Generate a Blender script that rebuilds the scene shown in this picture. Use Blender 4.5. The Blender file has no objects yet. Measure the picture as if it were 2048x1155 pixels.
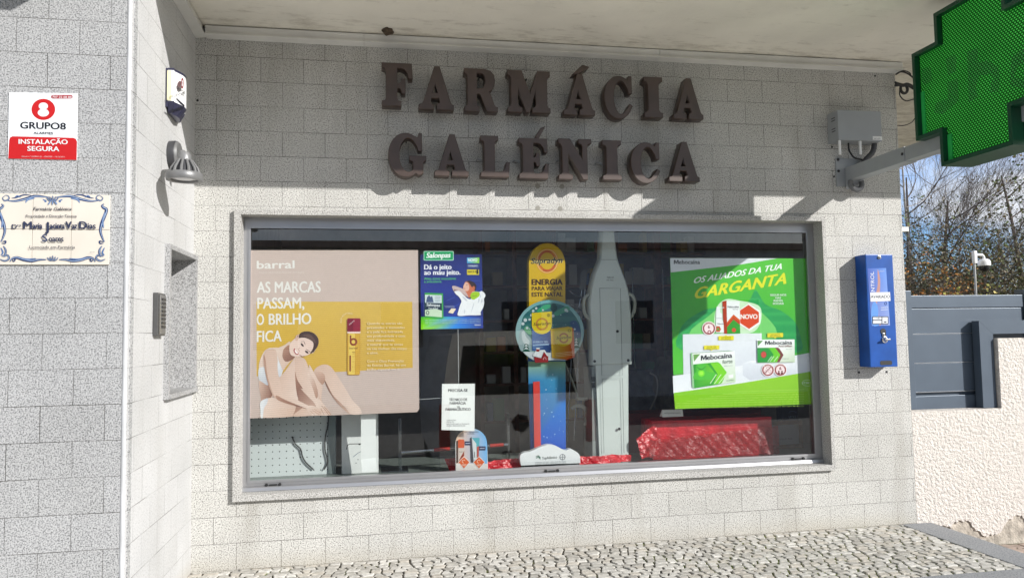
import bpy, bmesh, math, random
from mathutils import Vector, Matrix
from mathutils.geometry import tessellate_polygon
S = bpy.context.scene
random.seed(7)

# ------------------------------------------------------------------ camera
F_PX, CAM = 1508.67, Vector((1.0409, -4.6275, 1.3090))
YAW, PITCH, ROLL = 0.17921, 0.06203, -0.01679
FW = Vector((math.sin(YAW)*math.cos(PITCH), math.cos(YAW)*math.cos(PITCH), math.sin(PITCH)))
_r = Vector((math.cos(YAW), -math.sin(YAW), 0)); _u = _r.cross(FW)
RT = _r*math.cos(ROLL)+_u*math.sin(ROLL); UP = -_r*math.sin(ROLL)+_u*math.cos(ROLL)
cd = bpy.data.cameras.new('camera'); cam = bpy.data.objects.new('camera', cd); S.collection.objects.link(cam)
cd.sensor_width = 36; cd.lens = F_PX*36/2048; cd.clip_end = 500; cd.clip_start = 0.05
cam.matrix_world = Matrix(((RT.x, UP.x, -FW.x, CAM.x), (RT.y, UP.y, -FW.y, CAM.y), (RT.z, UP.z, -FW.z, CAM.z), (0, 0, 0, 1)))
S.camera = cam

# ------------------------------------------------------------------ sky, sun, exposure
SUN = Vector((1.05, -1.0, 0.72)).normalized()
SUN_STRENGTH, SKY_STRENGTH, EXPOSURE = 4.9, 0.075, 0.22
w = bpy.data.worlds.new('World'); S.world = w; w.use_nodes = True
nt = w.node_tree; nt.nodes.clear()
out = nt.nodes.new('ShaderNodeOutputWorld'); bg = nt.nodes.new('ShaderNodeBackground'); bg.inputs[1].default_value = SKY_STRENGTH
sky = nt.nodes.new('ShaderNodeTexSky'); sky.sky_type = 'NISHITA'; sky.sun_disc = False
sky.sun_elevation = math.asin(SUN.z); sky.sun_rotation = math.atan2(SUN.x, SUN.y)
sky.air_density = 1.0; sky.dust_density = 1.0; sky.ozone_density = 1.5
tc = nt.nodes.new('ShaderNodeTexCoord'); mp = nt.nodes.new('ShaderNodeMapping'); mp.inputs['Scale'].default_value = (3.0, 3.0, 7.0)
ns = nt.nodes.new('ShaderNodeTexNoise'); ns.inputs['Scale'].default_value = 1.3; ns.inputs['Detail'].default_value = 6
mp.inputs['Location'].default_value = (0.4, 0.9, 0.2)
rp = nt.nodes.new('ShaderNodeValToRGB'); rp.color_ramp.elements[0].position = 0.45; rp.color_ramp.elements[1].position = 0.64
mx = nt.nodes.new('ShaderNodeMix'); mx.data_type = 'RGBA'; mx.inputs['B'].default_value = (10.5, 11.0, 12.0, 1)
L = nt.links.new
L(tc.outputs['Generated'], mp.inputs['Vector']); L(mp.outputs['Vector'], ns.inputs['Vector']); L(ns.outputs['Fac'], rp.inputs['Fac'])
L(rp.outputs['Color'], mx.inputs['Factor']); tn = nt.nodes.new('ShaderNodeMix'); tn.data_type = 'RGBA'; tn.blend_type = 'MULTIPLY'; tn.inputs['Factor'].default_value = 1; tn.inputs['B'].default_value = (0.68, 0.86, 1.16, 1)
sx = nt.nodes.new('ShaderNodeSeparateXYZ'); L(tc.outputs['Generated'], sx.inputs[0]); nr = nt.nodes.new('ShaderNodeMapRange'); nr.inputs['From Min'].default_value = 0.2; nr.inputs['From Max'].default_value = 0.75; L(sx.outputs['Y'], nr.inputs['Value'])
tm = nt.nodes.new('ShaderNodeMix'); tm.data_type = 'RGBA'; tm.inputs['A'].default_value = (0.84, 0.93, 1.06, 1); tm.inputs['B'].default_value = (1.2, 1.75, 2.6, 1); L(nr.outputs[0], tm.inputs['Factor']); L(tm.outputs['Result'], tn.inputs['B'])
L(sky.outputs['Color'], tn.inputs['A']); L(tn.outputs['Result'], mx.inputs['A']); L(mx.outputs['Result'], bg.inputs['Color']); L(bg.outputs[0], out.inputs[0])
sd = bpy.data.lights.new('sun', 'SUN'); sd.energy = SUN_STRENGTH; sd.angle = math.radians(0.5); sd.color = (1.0, 0.975, 0.94)
sun = bpy.data.objects.new('sun', sd); S.collection.objects.link(sun)
sun.rotation_euler = (-SUN).to_track_quat('-Z', 'Y').to_euler()
S.view_settings.view_transform = 'Standard'; S.view_settings.look = 'None'; S.view_settings.gamma = 1; S.view_settings.exposure = EXPOSURE
S.cycles.max_bounces = 10; S.cycles.transparent_max_bounces = 16; S.cycles.diffuse_bounces = 5

# ------------------------------------------------------------------ helpers
def ray(px, py): return FW + RT*((px-1024)/F_PX) - UP*((py-577.5)/F_PX)
def at(ax, v, px, py):                      # the point where a line of sight of the photograph meets the plane x / y / z = v
    d = ray(px, py); i = 'xyz'.index(ax); t = (v-CAM[i])/d[i]
    return CAM + d*t
def lin(c): return tuple((v/255/12.92 if v/255 <= 0.04045 else ((v/255+0.055)/1.055)**2.4) for v in c)
def rgba(c, k=1.0): return tuple(min(1.0, v*k) for v in lin(c)) + (1.0,)
def smooth(pts, n=5, closed=True):
    o = []; N = len(pts)
    for i in range(N if closed else N-1):
        if closed: a, b, c, d = pts[i-1], pts[i], pts[(i+1) % N], pts[(i+2) % N]
        else: a, b, c, d = pts[max(0, i-1)], pts[i], pts[i+1], pts[min(N-1, i+2)]
        for k in range(n):
            t = k/n
            o.append(tuple(0.5*((2*b[j])+(-a[j]+c[j])*t+(2*a[j]-5*b[j]+4*c[j]-d[j])*t*t+(-a[j]+3*b[j]-3*c[j]+d[j])*t**3) for j in range(len(b))))
    if not closed: o.append(tuple(pts[-1]))
    return o
def ell(cx, cy, rx, ry=None, n=28, a0=0, a1=360):
    ry = rx if ry is None else ry
    m = n if abs(a1-a0) == 360 else n+1
    return [(cx+rx*math.cos(math.radians(a0+(a1-a0)*k/n)), cy+ry*math.sin(math.radians(a0+(a1-a0)*k/n))) for k in range(m)]
def fillet(x0, y0, x1, y1, r):
    return ell(x1-r, y1-r, r, r, 4, 0, 90)+ell(x0+r, y1-r, r, r, 4, 90, 180)+ell(x0+r, y0+r, r, r, 4, 180, 270)+ell(x1-r, y0+r, r, r, 4, 270, 360)

class MB:
    def __init__(s): s.v = []; s.f = []; s.mi = []; s.m = 0
    def add(s, vs, fs):
        b = len(s.v); s.v += [tuple(v) for v in vs]
        for f in fs: s.f.append(tuple(b+i for i in f)); s.mi.append(s.m)
        return s
    def box(s, x0, x1, y0, y1, z0, z1, bev=0):
        if bev <= 0:
            return s.add([(x, y, z) for x in (x0, x1) for y in (y0, y1) for z in (z0, z1)],
                         [(0, 1, 3, 2), (4, 6, 7, 5), (0, 4, 5, 1), (2, 3, 7, 6), (0, 2, 6, 4), (1, 5, 7, 3)])
        bm = bmesh.new(); bmesh.ops.create_cube(bm, size=1)
        for v in bm.verts: v.co = ((x0+x1)/2+v.co.x*(x1-x0), (y0+y1)/2+v.co.y*(y1-y0), (z0+z1)/2+v.co.z*(z1-z0))
        bmesh.ops.bevel(bm, geom=bm.edges[:], offset=bev, segments=2, affect='EDGES', profile=0.6)
        bm.verts.index_update(); s.add([v.co for v in bm.verts], [[v.index for v in f.verts] for f in bm.faces]); bm.free(); return s
    def prism(s, pts, d):                   # pts: 3-D outline; d: extrusion vector
        n = len(pts); P = [Vector(p) for p in pts]; d = Vector(d)
        tri = tessellate_polygon([P])
        s.add(P+[p+d for p in P], [tuple(t) for t in tri]+[tuple(i+n for i in reversed(t)) for t in tri]+[(i, (i+1) % n, (i+1) % n+n, i+n) for i in range(n)])
        return s
    def sheet(s, pts):
        P = [Vector(p) for p in pts]; return s.add(P, [tuple(t) for t in tessellate_polygon([P])])
    def tube(s, pts, r, n=8, cap=True):
        P = [Vector(p) for p in pts]; R = r if isinstance(r, (list, tuple)) else [r]*len(P)
        b = len(s.v); t0 = (P[1]-P[0]).normalized(); a = t0.orthogonal().normalized()
        for i, p in enumerate(P):
            t = (P[min(i+1, len(P)-1)]-P[max(i-1, 0)])
            t = t.normalized() if t.length > 1e-9 else t0
            a = (a-t*a.dot(t)); a = a.normalized() if a.length > 1e-6 else t.orthogonal().normalized(); c = t.cross(a)
            for k in range(n): q = p+(a*math.cos(2*math.pi*k/n)+c*math.sin(2*math.pi*k/n))*R[i]; s.v.append(tuple(q))
        for i in range(len(P)-1):
            for k in range(n): s.f.append((b+i*n+k, b+i*n+(k+1) % n, b+(i+1)*n+(k+1) % n, b+(i+1)*n+k)); s.mi.append(s.m)
        if cap:
            s.f.append(tuple(b+k for k in reversed(range(n)))); s.mi.append(s.m)
            s.f.append(tuple(b+(len(P)-1)*n+k for k in range(n))); s.mi.append(s.m)
        return s
    def lathe(s, c, axis, prof, n=24):      # prof: (radius, height along axis)
        ax = Vector(axis).normalized(); a = ax.orthogonal().normalized(); bb = ax.cross(a); c = Vector(c); b = len(s.v)
        for r, h in prof:
            for k in range(n): s.v.append(tuple(c+ax*h+(a*math.cos(2*math.pi*k/n)+bb*math.sin(2*math.pi*k/n))*max(r, 1e-5)))
        for i in range(len(prof)-1):
            for k in range(n): s.f.append((b+i*n+k, b+i*n+(k+1) % n, b+(i+1)*n+(k+1) % n, b+(i+1)*n+k)); s.mi.append(s.m)
        return s
    def build(s, name, mats, parent=None, shade=False, recalc=True):
        me = bpy.data.meshes.new(name); me.from_pydata(s.v, [], s.f); me.update()
        for m in (mats if isinstance(mats, (list, tuple)) else [mats]): me.materials.append(m)
        me.polygons.foreach_set('material_index', s.mi)
        if recalc: bm = bmesh.new(); bm.from_mesh(me); bmesh.ops.recalc_face_normals(bm, faces=bm.faces[:]); bm.to_mesh(me); bm.free()
        if shade:
            me.polygons.foreach_set('use_smooth', [True]*len(me.polygons))
            try: me.set_sharp_from_angle(angle=math.radians(40))
            except Exception: pass
        o = bpy.data.objects.new(name, me); S.collection.objects.link(o)
        if parent: o.parent = parent; o.matrix_parent_inverse = Matrix.Translation(-parent.location)
        return o
def each(b, name, mats, parent=None, shade=False):      # every loose piece of b becomes a part of its own
    up = list(range(len(b.v)))
    def find(i):
        while up[i] != i: up[i] = up[up[i]]; i = up[i]
        return i
    for f in b.f:
        for i in f[1:]: up[find(i)] = find(f[0])
    groups = {}
    for f in b.f: groups.setdefault(find(f[0]), []).append(f)
    res = []
    for fs in groups.values():
        ids = sorted({i for f in fs for i in f}); mp_ = {i: k for k, i in enumerate(ids)}; c = MB(); c.add([b.v[i] for i in ids], [[mp_[i] for i in f] for f in fs]); res.append(c.build(name, mats, parent, shade))
    return res
def thing(name, label, cat, loc=(0, 0, 0), group=None):
    o = bpy.data.objects.new(name, None); S.collection.objects.link(o); o.location = loc; o.empty_display_size = 0.1
    return tag(o, label, cat, group)
def tag(o, label=None, cat=None, group=None, kind=None):
    if label: o['label'] = label
    if cat: o['category'] = cat
    if group: o['group'] = group
    if kind: o['kind'] = kind
    return o
def dup(root, loc):
    r = root.copy(); S.collection.objects.link(r); r.location = loc
    for ch in list(root.children):
        c = ch.copy(); S.collection.objects.link(c); c.parent = r
    return r

# ------------------------------------------------------------------ materials
def mat(name, col, rough=0.6, metal=0.0, var=0.12, scale=8.0, bump=0.0, bscale=60.0, spec=0.5, col2=None, detail=5, coat=0.0, trans=0.0):
    m = bpy.data.materials.new(name); m.use_nodes = True; n = m.node_tree; b = n.nodes['Principled BSDF']
    b.inputs['Roughness'].default_value = rough; b.inputs['Metallic'].default_value = metal; b.inputs['Specular IOR Level'].default_value = spec
    b.inputs['Coat Weight'].default_value = coat
    c = tuple(col[:3]); c2 = tuple(col2[:3]) if col2 else tuple(v*(1-var*2.2) for v in c)
    t = n.nodes.new('ShaderNodeTexCoord'); x = n.nodes.new('ShaderNodeTexNoise'); x.inputs['Scale'].default_value = scale; x.inputs['Detail'].default_value = detail
    r = n.nodes.new('ShaderNodeValToRGB'); r.color_ramp.elements[0].position = 0.3; r.color_ramp.elements[1].position = 0.7
    r.color_ramp.elements[0].color = c2+(1,); r.color_ramp.elements[1].color = c+(1,)
    n.links.new(t.outputs['Object'], x.inputs['Vector']); n.links.new(x.outputs['Fac'], r.inputs['Fac']); n.links.new(r.outputs['Color'], b.inputs['Base Color'])
    if bump:
        y = n.nodes.new('ShaderNodeTexNoise'); y.inputs['Scale'].default_value = bscale; y.inputs['Detail'].default_value = 4
        k = n.nodes.new('ShaderNodeBump'); k.inputs['Strength'].default_value = bump; k.inputs['Distance'].default_value = 0.02
        n.links.new(t.outputs['Object'], y.inputs['Vector']); n.links.new(y.outputs['Fac'], k.inputs['Height']); n.links.new(k.outputs['Normal'], b.inputs['Normal'])
    return m
def math_node(n, op, a, b=None):
    k = n.nodes.new('ShaderNodeMath'); k.operation = op
    for i, v in enumerate((a, b)):
        if v is None: continue
        if isinstance(v, (int, float)): k.inputs[i].default_value = v
        else: n.links.new(v, k.inputs[i])
    return k.outputs[0]
def granite(name, plane, light, dark, phase=0.0, gs=115.0, joints=True, contrast=(0.36, 0.56), warm=None, stain=0.0, jmin=0.40, jmax=0.9):
    m = bpy.data.materials.new(name); m.use_nodes = True; n = m.node_tree; lk = n.links.new; b = n.nodes['Principled BSDF']
    b.inputs['Roughness'].default_value = 0.75; b.inputs['Specular IOR Level'].default_value = 0.25
    t = n.nodes.new('ShaderNodeTexCoord'); sp = n.nodes.new('ShaderNodeSeparateXYZ'); lk(t.outputs['Object'], sp.inputs[0])
    g = n.nodes.new('ShaderNodeTexNoise'); g.inputs['Scale'].default_value = gs; g.inputs['Detail'].default_value = 3; g.inputs['Roughness'].default_value = 0.65
    lk(t.outputs['Object'], g.inputs['Vector'])
    r = n.nodes.new('ShaderNodeValToRGB'); r.color_ramp.elements[0].position = contrast[0]; r.color_ramp.elements[1].position = contrast[1]
    r.color_ramp.elements[0].color = dark+(1,); r.color_ramp.elements[1].color = light+(1,)
    lk(g.outputs['Fac'], r.inputs['Fac']); colr = r.outputs['Color']; hgt = g.outputs['Fac']
    big = n.nodes.new('ShaderNodeTexNoise'); big.inputs['Scale'].default_value = 2.2; big.inputs['Detail'].default_value = 5; lk(t.outputs['Object'], big.inputs['Vector'])
    def mul(colA, fac_socket, lo, hi, p0=0.3, p1=0.7):
        rr = n.nodes.new('ShaderNodeMapRange'); rr.inputs['From Min'].default_value = p0; rr.inputs['From Max'].default_value = p1
        rr.inputs['To Min'].default_value = lo; rr.inputs['To Max'].default_value = hi; lk(fac_socket, rr.inputs['Value'])
        q = n.nodes.new('ShaderNodeMix'); q.data_type = 'RGBA'; q.blend_type = 'MULTIPLY'; q.inputs['Factor'].default_value = 1
        lk(colA, q.inputs['A']); lk(rr.outputs[0], q.inputs['B']); return q.outputs['Result']
    colr = mul(colr, big.outputs['Fac'], 0.90, 1.05)
    if joints:
        cb = n.nodes.new('ShaderNodeCombineXYZ')
        wob = n.nodes.new('ShaderNodeTexNoise'); wob.inputs['Scale'].default_value = 1.7; wob.inputs['Detail'].default_value = 3; lk(t.outputs['Object'], wob.inputs['Vector'])
        wv = math_node(n, 'MULTIPLY', math_node(n, 'SUBTRACT', wob.outputs['Fac'], 0.5), 0.012)
        lk(math_node(n, 'ADD', math_node(n, 'ADD', sp.outputs['X' if plane == 'xz' else 'Y'], phase), wv), cb.inputs[0])
        lk(math_node(n, 'ADD', sp.outputs['Z'], math_node(n, 'MULTIPLY', wv, 0.35)), cb.inputs[1])
        k = n.nodes.new('ShaderNodeTexBrick'); k.offset = 0.5; k.inputs['Scale'].default_value = 1; k.inputs['Brick Width'].default_value = 0.25; k.inputs['Row Height'].default_value = 0.15
        k.inputs['Mortar Size'].default_value = 0.0016; k.inputs['Mortar Smooth'].default_value = 0.2; k.inputs['Bias'].default_value = 0
        k.inputs['Color1'].default_value = (1, 1, 1, 1); k.inputs['Color2'].default_value = (0.93, 0.93, 0.92, 1); k.inputs['Mortar'].default_value = (1, 1, 1, 1)
        lk(cb.outputs[0], k.inputs['Vector'])
        q = n.nodes.new('ShaderNodeMix'); q.data_type = 'RGBA'; q.blend_type = 'MULTIPLY'; q.inputs['Factor'].default_value = 0.75; lk(colr, q.inputs['A']); lk(k.outputs['Color'], q.inputs['B']); colr = q.outputs['Result']
        # joints open and close along the wall
        jn = n.nodes.new('ShaderNodeTexNoise'); jn.inputs['Scale'].default_value = 3.5; lk(t.outputs['Object'], jn.inputs['Vector'])
        jr = n.nodes.new('ShaderNodeMapRange'); jr.inputs['From Min'].default_value = 0.35; jr.inputs['From Max'].default_value = 0.62; jr.inputs['To Min'].default_value = jmin; jr.inputs['To Max'].default_value = jmax
        lk(jn.outputs['Fac'], jr.inputs['Value'])
        q = n.nodes.new('ShaderNodeMix'); q.data_type = 'RGBA'; q.inputs['B'].default_value = (0.045, 0.042, 0.036, 1)
        lk(math_node(n, 'MULTIPLY', k.outputs['Fac'], jr.outputs[0]), q.inputs['Factor']); lk(colr, q.inputs['A']); colr = q.outputs['Result']
        hgt = math_node(n, 'SUBTRACT', math_node(n, 'MULTIPLY', g.outputs['Fac'], 0.25), math_node(n, 'MULTIPLY', k.outputs['Fac'], 0.6))
    if stain:                                # old rain streaks and dust towards the foot of the wall
        st = n.nodes.new('ShaderNodeTexNoise'); st.inputs['Scale'].default_value = 1; st.inputs['Detail'].default_value = 6
        mp_ = n.nodes.new('ShaderNodeMapping'); mp_.inputs['Scale'].default_value = (5, 5, 0.9); lk(t.outputs['Object'], mp_.inputs['Vector']); lk(mp_.outputs[0], st.inputs['Vector'])
        rr = n.nodes.new('ShaderNodeMapRange'); rr.inputs['From Min'].default_value = 0.52; rr.inputs['From Max'].default_value = 0.75; rr.inputs['To Max'].default_value = stain; lk(st.outputs['Fac'], rr.inputs['Value'])
        q = n.nodes.new('ShaderNodeMix'); q.data_type = 'RGBA'; q.inputs['B'].default_value = (0.16, 0.14, 0.10, 1); lk(rr.outputs[0], q.inputs['Factor']); lk(colr, q.inputs['A']); colr = q.outputs['Result']
        rz = n.nodes.new('ShaderNodeMapRange'); rz.inputs['From Min'].default_value = 0.0; rz.inputs['From Max'].default_value = 0.10; rz.inputs['To Min'].default_value = 0.55; rz.inputs['To Max'].default_value = 0
        lk(sp.outputs['Z'], rz.inputs['Value'])
        q = n.nodes.new('ShaderNodeMix'); q.data_type = 'RGBA'; q.inputs['B'].default_value = (0.33, 0.28, 0.19, 1)
        lk(math_node(n, 'MULTIPLY', rz.outputs[0], big.outputs['Fac']), q.inputs['Factor']); lk(colr, q.inputs['A']); colr = q.outputs['Result']
    lk(colr, b.inputs['Base Color'])
    bp = n.nodes.new('ShaderNodeBump'); bp.inputs['Strength'].default_value = 0.25; bp.inputs['Distance'].default_value = 0.006
    if isinstance(hgt, bpy.types.NodeSocket): lk(hgt, bp.inputs['Height'])
    lk(bp.outputs['Normal'], b.inputs['Normal'])
    return m
def print_mat(name, rough=0.45, k=1.0, streak=0.0):
    m = bpy.data.materials.new(name); m.use_nodes = True; n = m.node_tree; b = n.nodes['Principled BSDF']; b.inputs['Roughness'].default_value = rough; b.inputs['Specular IOR Level'].default_value = 0.12
    a = n.nodes.new('ShaderNodeVertexColor'); a.layer_name = 'ink'
    t = n.nodes.new('ShaderNodeTexCoord'); x = n.nodes.new('ShaderNodeTexNoise'); x.inputs['Scale'].default_value = 30; n.links.new(t.outputs['Object'], x.inputs['Vector'])
    r = n.nodes.new('ShaderNodeMapRange'); r.inputs['To Min'].default_value = 0.93*k; r.inputs['To Max'].default_value = 1.03*k; n.links.new(x.outputs['Fac'], r.inputs['Value'])
    q = n.nodes.new('ShaderNodeMix'); q.data_type = 'RGBA'; q.blend_type = 'MULTIPLY'; q.inputs['Factor'].default_value = 1
    n.links.new(a.outputs['Color'], q.inputs['A']); n.links.new(r.outputs[0], q.inputs['B']); res = q.outputs['Result']
    if streak:                               # fine woven lines of the banner film
        wv = n.nodes.new('ShaderNodeTexWave'); wv.wave_type = 'BANDS'; wv.bands_direction = 'Z'; wv.inputs['Scale'].default_value = 26; wv.inputs['Distortion'].default_value = 0.6; wv.inputs['Detail'].default_value = 1
        mpp = n.nodes.new('ShaderNodeMapping'); mpp.inputs['Rotation'].default_value = (0, math.radians(3.5), 0); n.links.new(t.outputs['Object'], mpp.inputs['Vector']); n.links.new(mpp.outputs[0], wv.inputs['Vector'])
        r2 = n.nodes.new('ShaderNodeMapRange'); r2.inputs['To Min'].default_value = 1-streak; r2.inputs['To Max'].default_value = 1; n.links.new(wv.outputs['Fac'], r2.inputs['Value'])
        q2 = n.nodes.new('ShaderNodeMix'); q2.data_type = 'RGBA'; q2.blend_type = 'MULTIPLY'; q2.inputs['Factor'].default_value = 1
        n.links.new(res, q2.inputs['A']); n.links.new(r2.outputs[0], q2.inputs['B']); res = q2.outputs['Result']
    n.links.new(res, b.inputs['Base Color'])
    return m
INK = print_mat('printed_ink'); INK_BANNER = print_mat('printed_banner', 0.5, streak=0.13); INK_GLOSS = print_mat('glazed_print', 0.2)

class Print:
    """Flat printing on a sheet: shapes are given where the photograph shows them and laid on the sheet's own plane."""
    def __init__(s, ax, v, step, fn=None, tone=0.80):
        s.ax, s.val, s.step, s.fn, s.tone = ax, v, step, fn, tone; s.v = []; s.f = []; s.c = []; s.k = 0
    def P(s, q):
        if s.fn: q = s.fn(q)
        return at(s.ax, s.val+s.step*s.k, q[0], q[1])
    def poly(s, pts, col):
        """col: one colour, or one colour per point (a printed gradient)"""
        s.k += 1; b = len(s.v); P = [s.P(q) for q in pts]
        s.v += [tuple(p) for p in P]
        cols = col if isinstance(col, list) else [col]*len(P)
        s.c += [tuple(v*s.tone for v in lin(c))+(1,) for c in cols]
        i0 = s.ax == 'x'
        flat = [Vector((p.y if i0 else p.x, p.y if s.ax == 'z' else p.z, 0)) for p in P]
        s.f += [tuple(b+i for i in t) for t in tessellate_polygon([flat])]
        return s
    def rect(s, x0, y0, x1, y1, col): return s.poly([(x0, y0), (x1, y0), (x1, y1), (x0, y1)], col)
    def line(s, pts, wd, col):
        for a, b in zip(pts, pts[1:]):
            dx, dy = b[0]-a[0], b[1]-a[1]; l = math.hypot(dx, dy) or 1; nx, ny = -dy/l*wd/2, dx/l*wd/2
            s.poly([(a[0]+nx, a[1]+ny), (b[0]+nx, b[1]+ny), (b[0]-nx, b[1]-ny), (a[0]-nx, a[1]-ny)], col)
        return s
    def ring(s, cx, cy, rx, ry, wd, col, a0=0, a1=360, n=32):
        s.k += 1; o = ell(cx, cy, rx, ry, n, a0, a1); i = ell(cx, cy, rx-wd, ry-wd, n, a0, a1)
        if a1-a0 == 360: o.append(o[0]); i.append(i[0])
        b = len(s.v); c = tuple(v*s.tone for v in lin(col))+(1,)
        for p, q in zip(o, i): s.v += [tuple(s.P(p)), tuple(s.P(q))]; s.c += [c, c]
        s.f += [(b+2*k, b+2*k+2, b+2*k+3, b+2*k+1) for k in range(len(o)-1)]
        return s
    def text(s, body, x0, y0, x1, y1, h, col, bold=0.02, shear=0.0, up=None, arc=None):
        """baseline from (x0,y0) to (x1,y1), capitals h pixels tall"""
        me = text_mesh(body, 0.0, shear); xs = [p.co.x for p in me.vertices]
        if not xs: return s
        lo, hi = min(xs), max(xs); c = tuple(v*s.tone for v in lin(col))+(1,); ux, uy = up if up else (0, -1); F = [tuple(f.vertices) for f in me.polygons]
        L_ = math.hypot(x1-x0, y1-y0) or 1; dx, dy = (x1-x0)/L_, (y1-y0)/L_; d = bold*.62*h/.682
        # a heavier weight is three passes of ink, each on its own layer
        for off in ((0, 0), (-d, 0), (d, 0), (0, d*.8)) if d > .06 else ((0, 0),):
            s.k += 1; b = len(s.v)
            for p in me.vertices:
                t = (p.co.x-lo)/(hi-lo); v = p.co.y/0.682*h+off[1]
                if arc:
                    cx, cy, r, a0, a1 = arc; a = math.radians(a0+(a1-a0)*t); rr = r+v
                    q = (cx+rr*math.cos(a), cy+rr*math.sin(a))
                else: q = (x0+(x1-x0)*t+ux*v+off[0]*dx, y0+(y1-y0)*t+uy*v+off[0]*dy)
                s.v.append(tuple(s.P(q))); s.c.append(c)
            s.f += [tuple(b+i for i in f) for f in F]
        return s
    def logo(s, rest, x0, y0, x1, y1, h, col, bold=0.03):    # wordmark with a bold open M drawn as its own shape
        k = .20; mx, my = x0+(x1-x0)*k, y0+(y1-y0)*k; wd = mx-x0-.6
        M_ = [(0,0),(.02,1),(.30,1),(.5,.45),(.70,1),(.98,1),(1,0),(.78,0),(.77,.66),(.56,.08),(.44,.08),(.23,.66),(.22,0)]
        s.poly([(x0+wd*u, y0+(y1-y0)*k*u-h*v) for u, v in M_], col)
        return s.text(rest, mx, my, x1, y1, h, col, bold)
    def build(s, name, parent, m=None):
        me = bpy.data.meshes.new(name); me.from_pydata(s.v, [], s.f); me.update(); me.materials.append(m or INK)
        a = me.color_attributes.new('ink', 'FLOAT_COLOR', 'POINT')
        for i, c in enumerate(s.c): a.data[i].color = c
        o = bpy.data.objects.new(name, me); S.collection.objects.link(o)
        if parent: o.parent = parent; o.matrix_parent_inverse = Matrix.Translation(-parent.location)
        return o
_T = {}
def text_mesh(body, bold=0.02, shear=0.0, ext=0.0):
    key = (body, bold, shear, ext)
    if key not in _T:
        c = bpy.data.curves.new('lettering', 'FONT'); c.body = body; c.size = 1; c.offset = bold; c.shear = shear; c.extrude = ext; c.resolution_u = 3
        o = bpy.data.objects.new('lettering', c); _T[key] = bpy.data.meshes.new_from_object(o); bpy.data.objects.remove(o)
    return _T[key]

M = {}
M['granite'] = granite('granite_blocks', 'xz', (0.60, 0.59, 0.56), (0.115, 0.112, 0.10), phase=0.13, stain=0.25, contrast=(0.355, 0.52), gs=155)
M['granite_side'] = granite('granite_blocks_side', 'yz', (0.56, 0.56, 0.56), (0.36, 0.36, 0.36), phase=0.06, contrast=(0.30, 0.5), stain=0.12, jmin=0.05, jmax=0.75)
M['granite_pillar'] = granite('granite_blocks_pillar', 'xz', (0.50, 0.502, 0.504), (0.125, 0.128, 0.131), phase=0.21, gs=168, contrast=(0.345, 0.57))
M['granite_trim'] = granite('granite_polished', 'xz', (0.56, 0.55, 0.525), (0.12, 0.115, 0.105), joints=False, gs=170, contrast=(0.36, 0.56))
M['granite_niche'] = granite('granite_niche', 'xz', (0.44, 0.44, 0.44), (0.13, 0.13, 0.13), joints=False, gs=180)
M['kerb_granite'] = granite('granite_kerb', 'xz', (0.34, 0.345, 0.355), (0.16, 0.165, 0.17), joints=False, gs=120)
M['corner'] = mat('white_corner_bead', (0.58, 0.59, 0.60), 0.4)
M['plaster'] = mat('cream_plaster', (0.78, 0.71, 0.59), 0.85, var=0.05, scale=3, bump=0.15, bscale=25)
M['cornice'] = mat('white_cornice', (0.76, 0.75, 0.71), 0.6, var=0.06, scale=6)
M['alu'] = mat('anodised_aluminium', (0.50, 0.50, 0.51), 0.34, 0.75, var=0.05, scale=3)
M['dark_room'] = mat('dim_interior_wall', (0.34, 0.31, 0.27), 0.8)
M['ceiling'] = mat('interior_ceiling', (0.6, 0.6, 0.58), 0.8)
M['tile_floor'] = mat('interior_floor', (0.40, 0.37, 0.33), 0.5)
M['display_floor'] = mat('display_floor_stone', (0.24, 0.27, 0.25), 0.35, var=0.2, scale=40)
M['black'] = mat('black_rubber', (0.018, 0.018, 0.018), 0.5)
M['dark_metal'] = mat('dark_metal', (0.05, 0.05, 0.055), 0.4, 0.6)
M['chrome'] = mat('chromed_steel', (0.7, 0.7, 0.7), 0.18, 1.0)
M['white_plastic'] = mat('white_plastic', (0.75, 0.76, 0.75), 0.35, var=0.03)
M['grey_paint'] = mat('grey_paint', (0.30, 0.315, 0.325), 0.45, var=0.05, scale=4)
M['letter'] = mat('dark_brown_letter_metal', (0.074, 0.047, 0.036), 0.40, 0.1, var=0.15, scale=7, spec=0.7)
M['paper'] = mat('white_paper', (0.80, 0.81, 0.80), 0.8, var=0.02)
M['wood'] = mat('dark_wood', (0.22, 0.09, 0.055), 0.5, var=0.25, scale=14)
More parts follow.
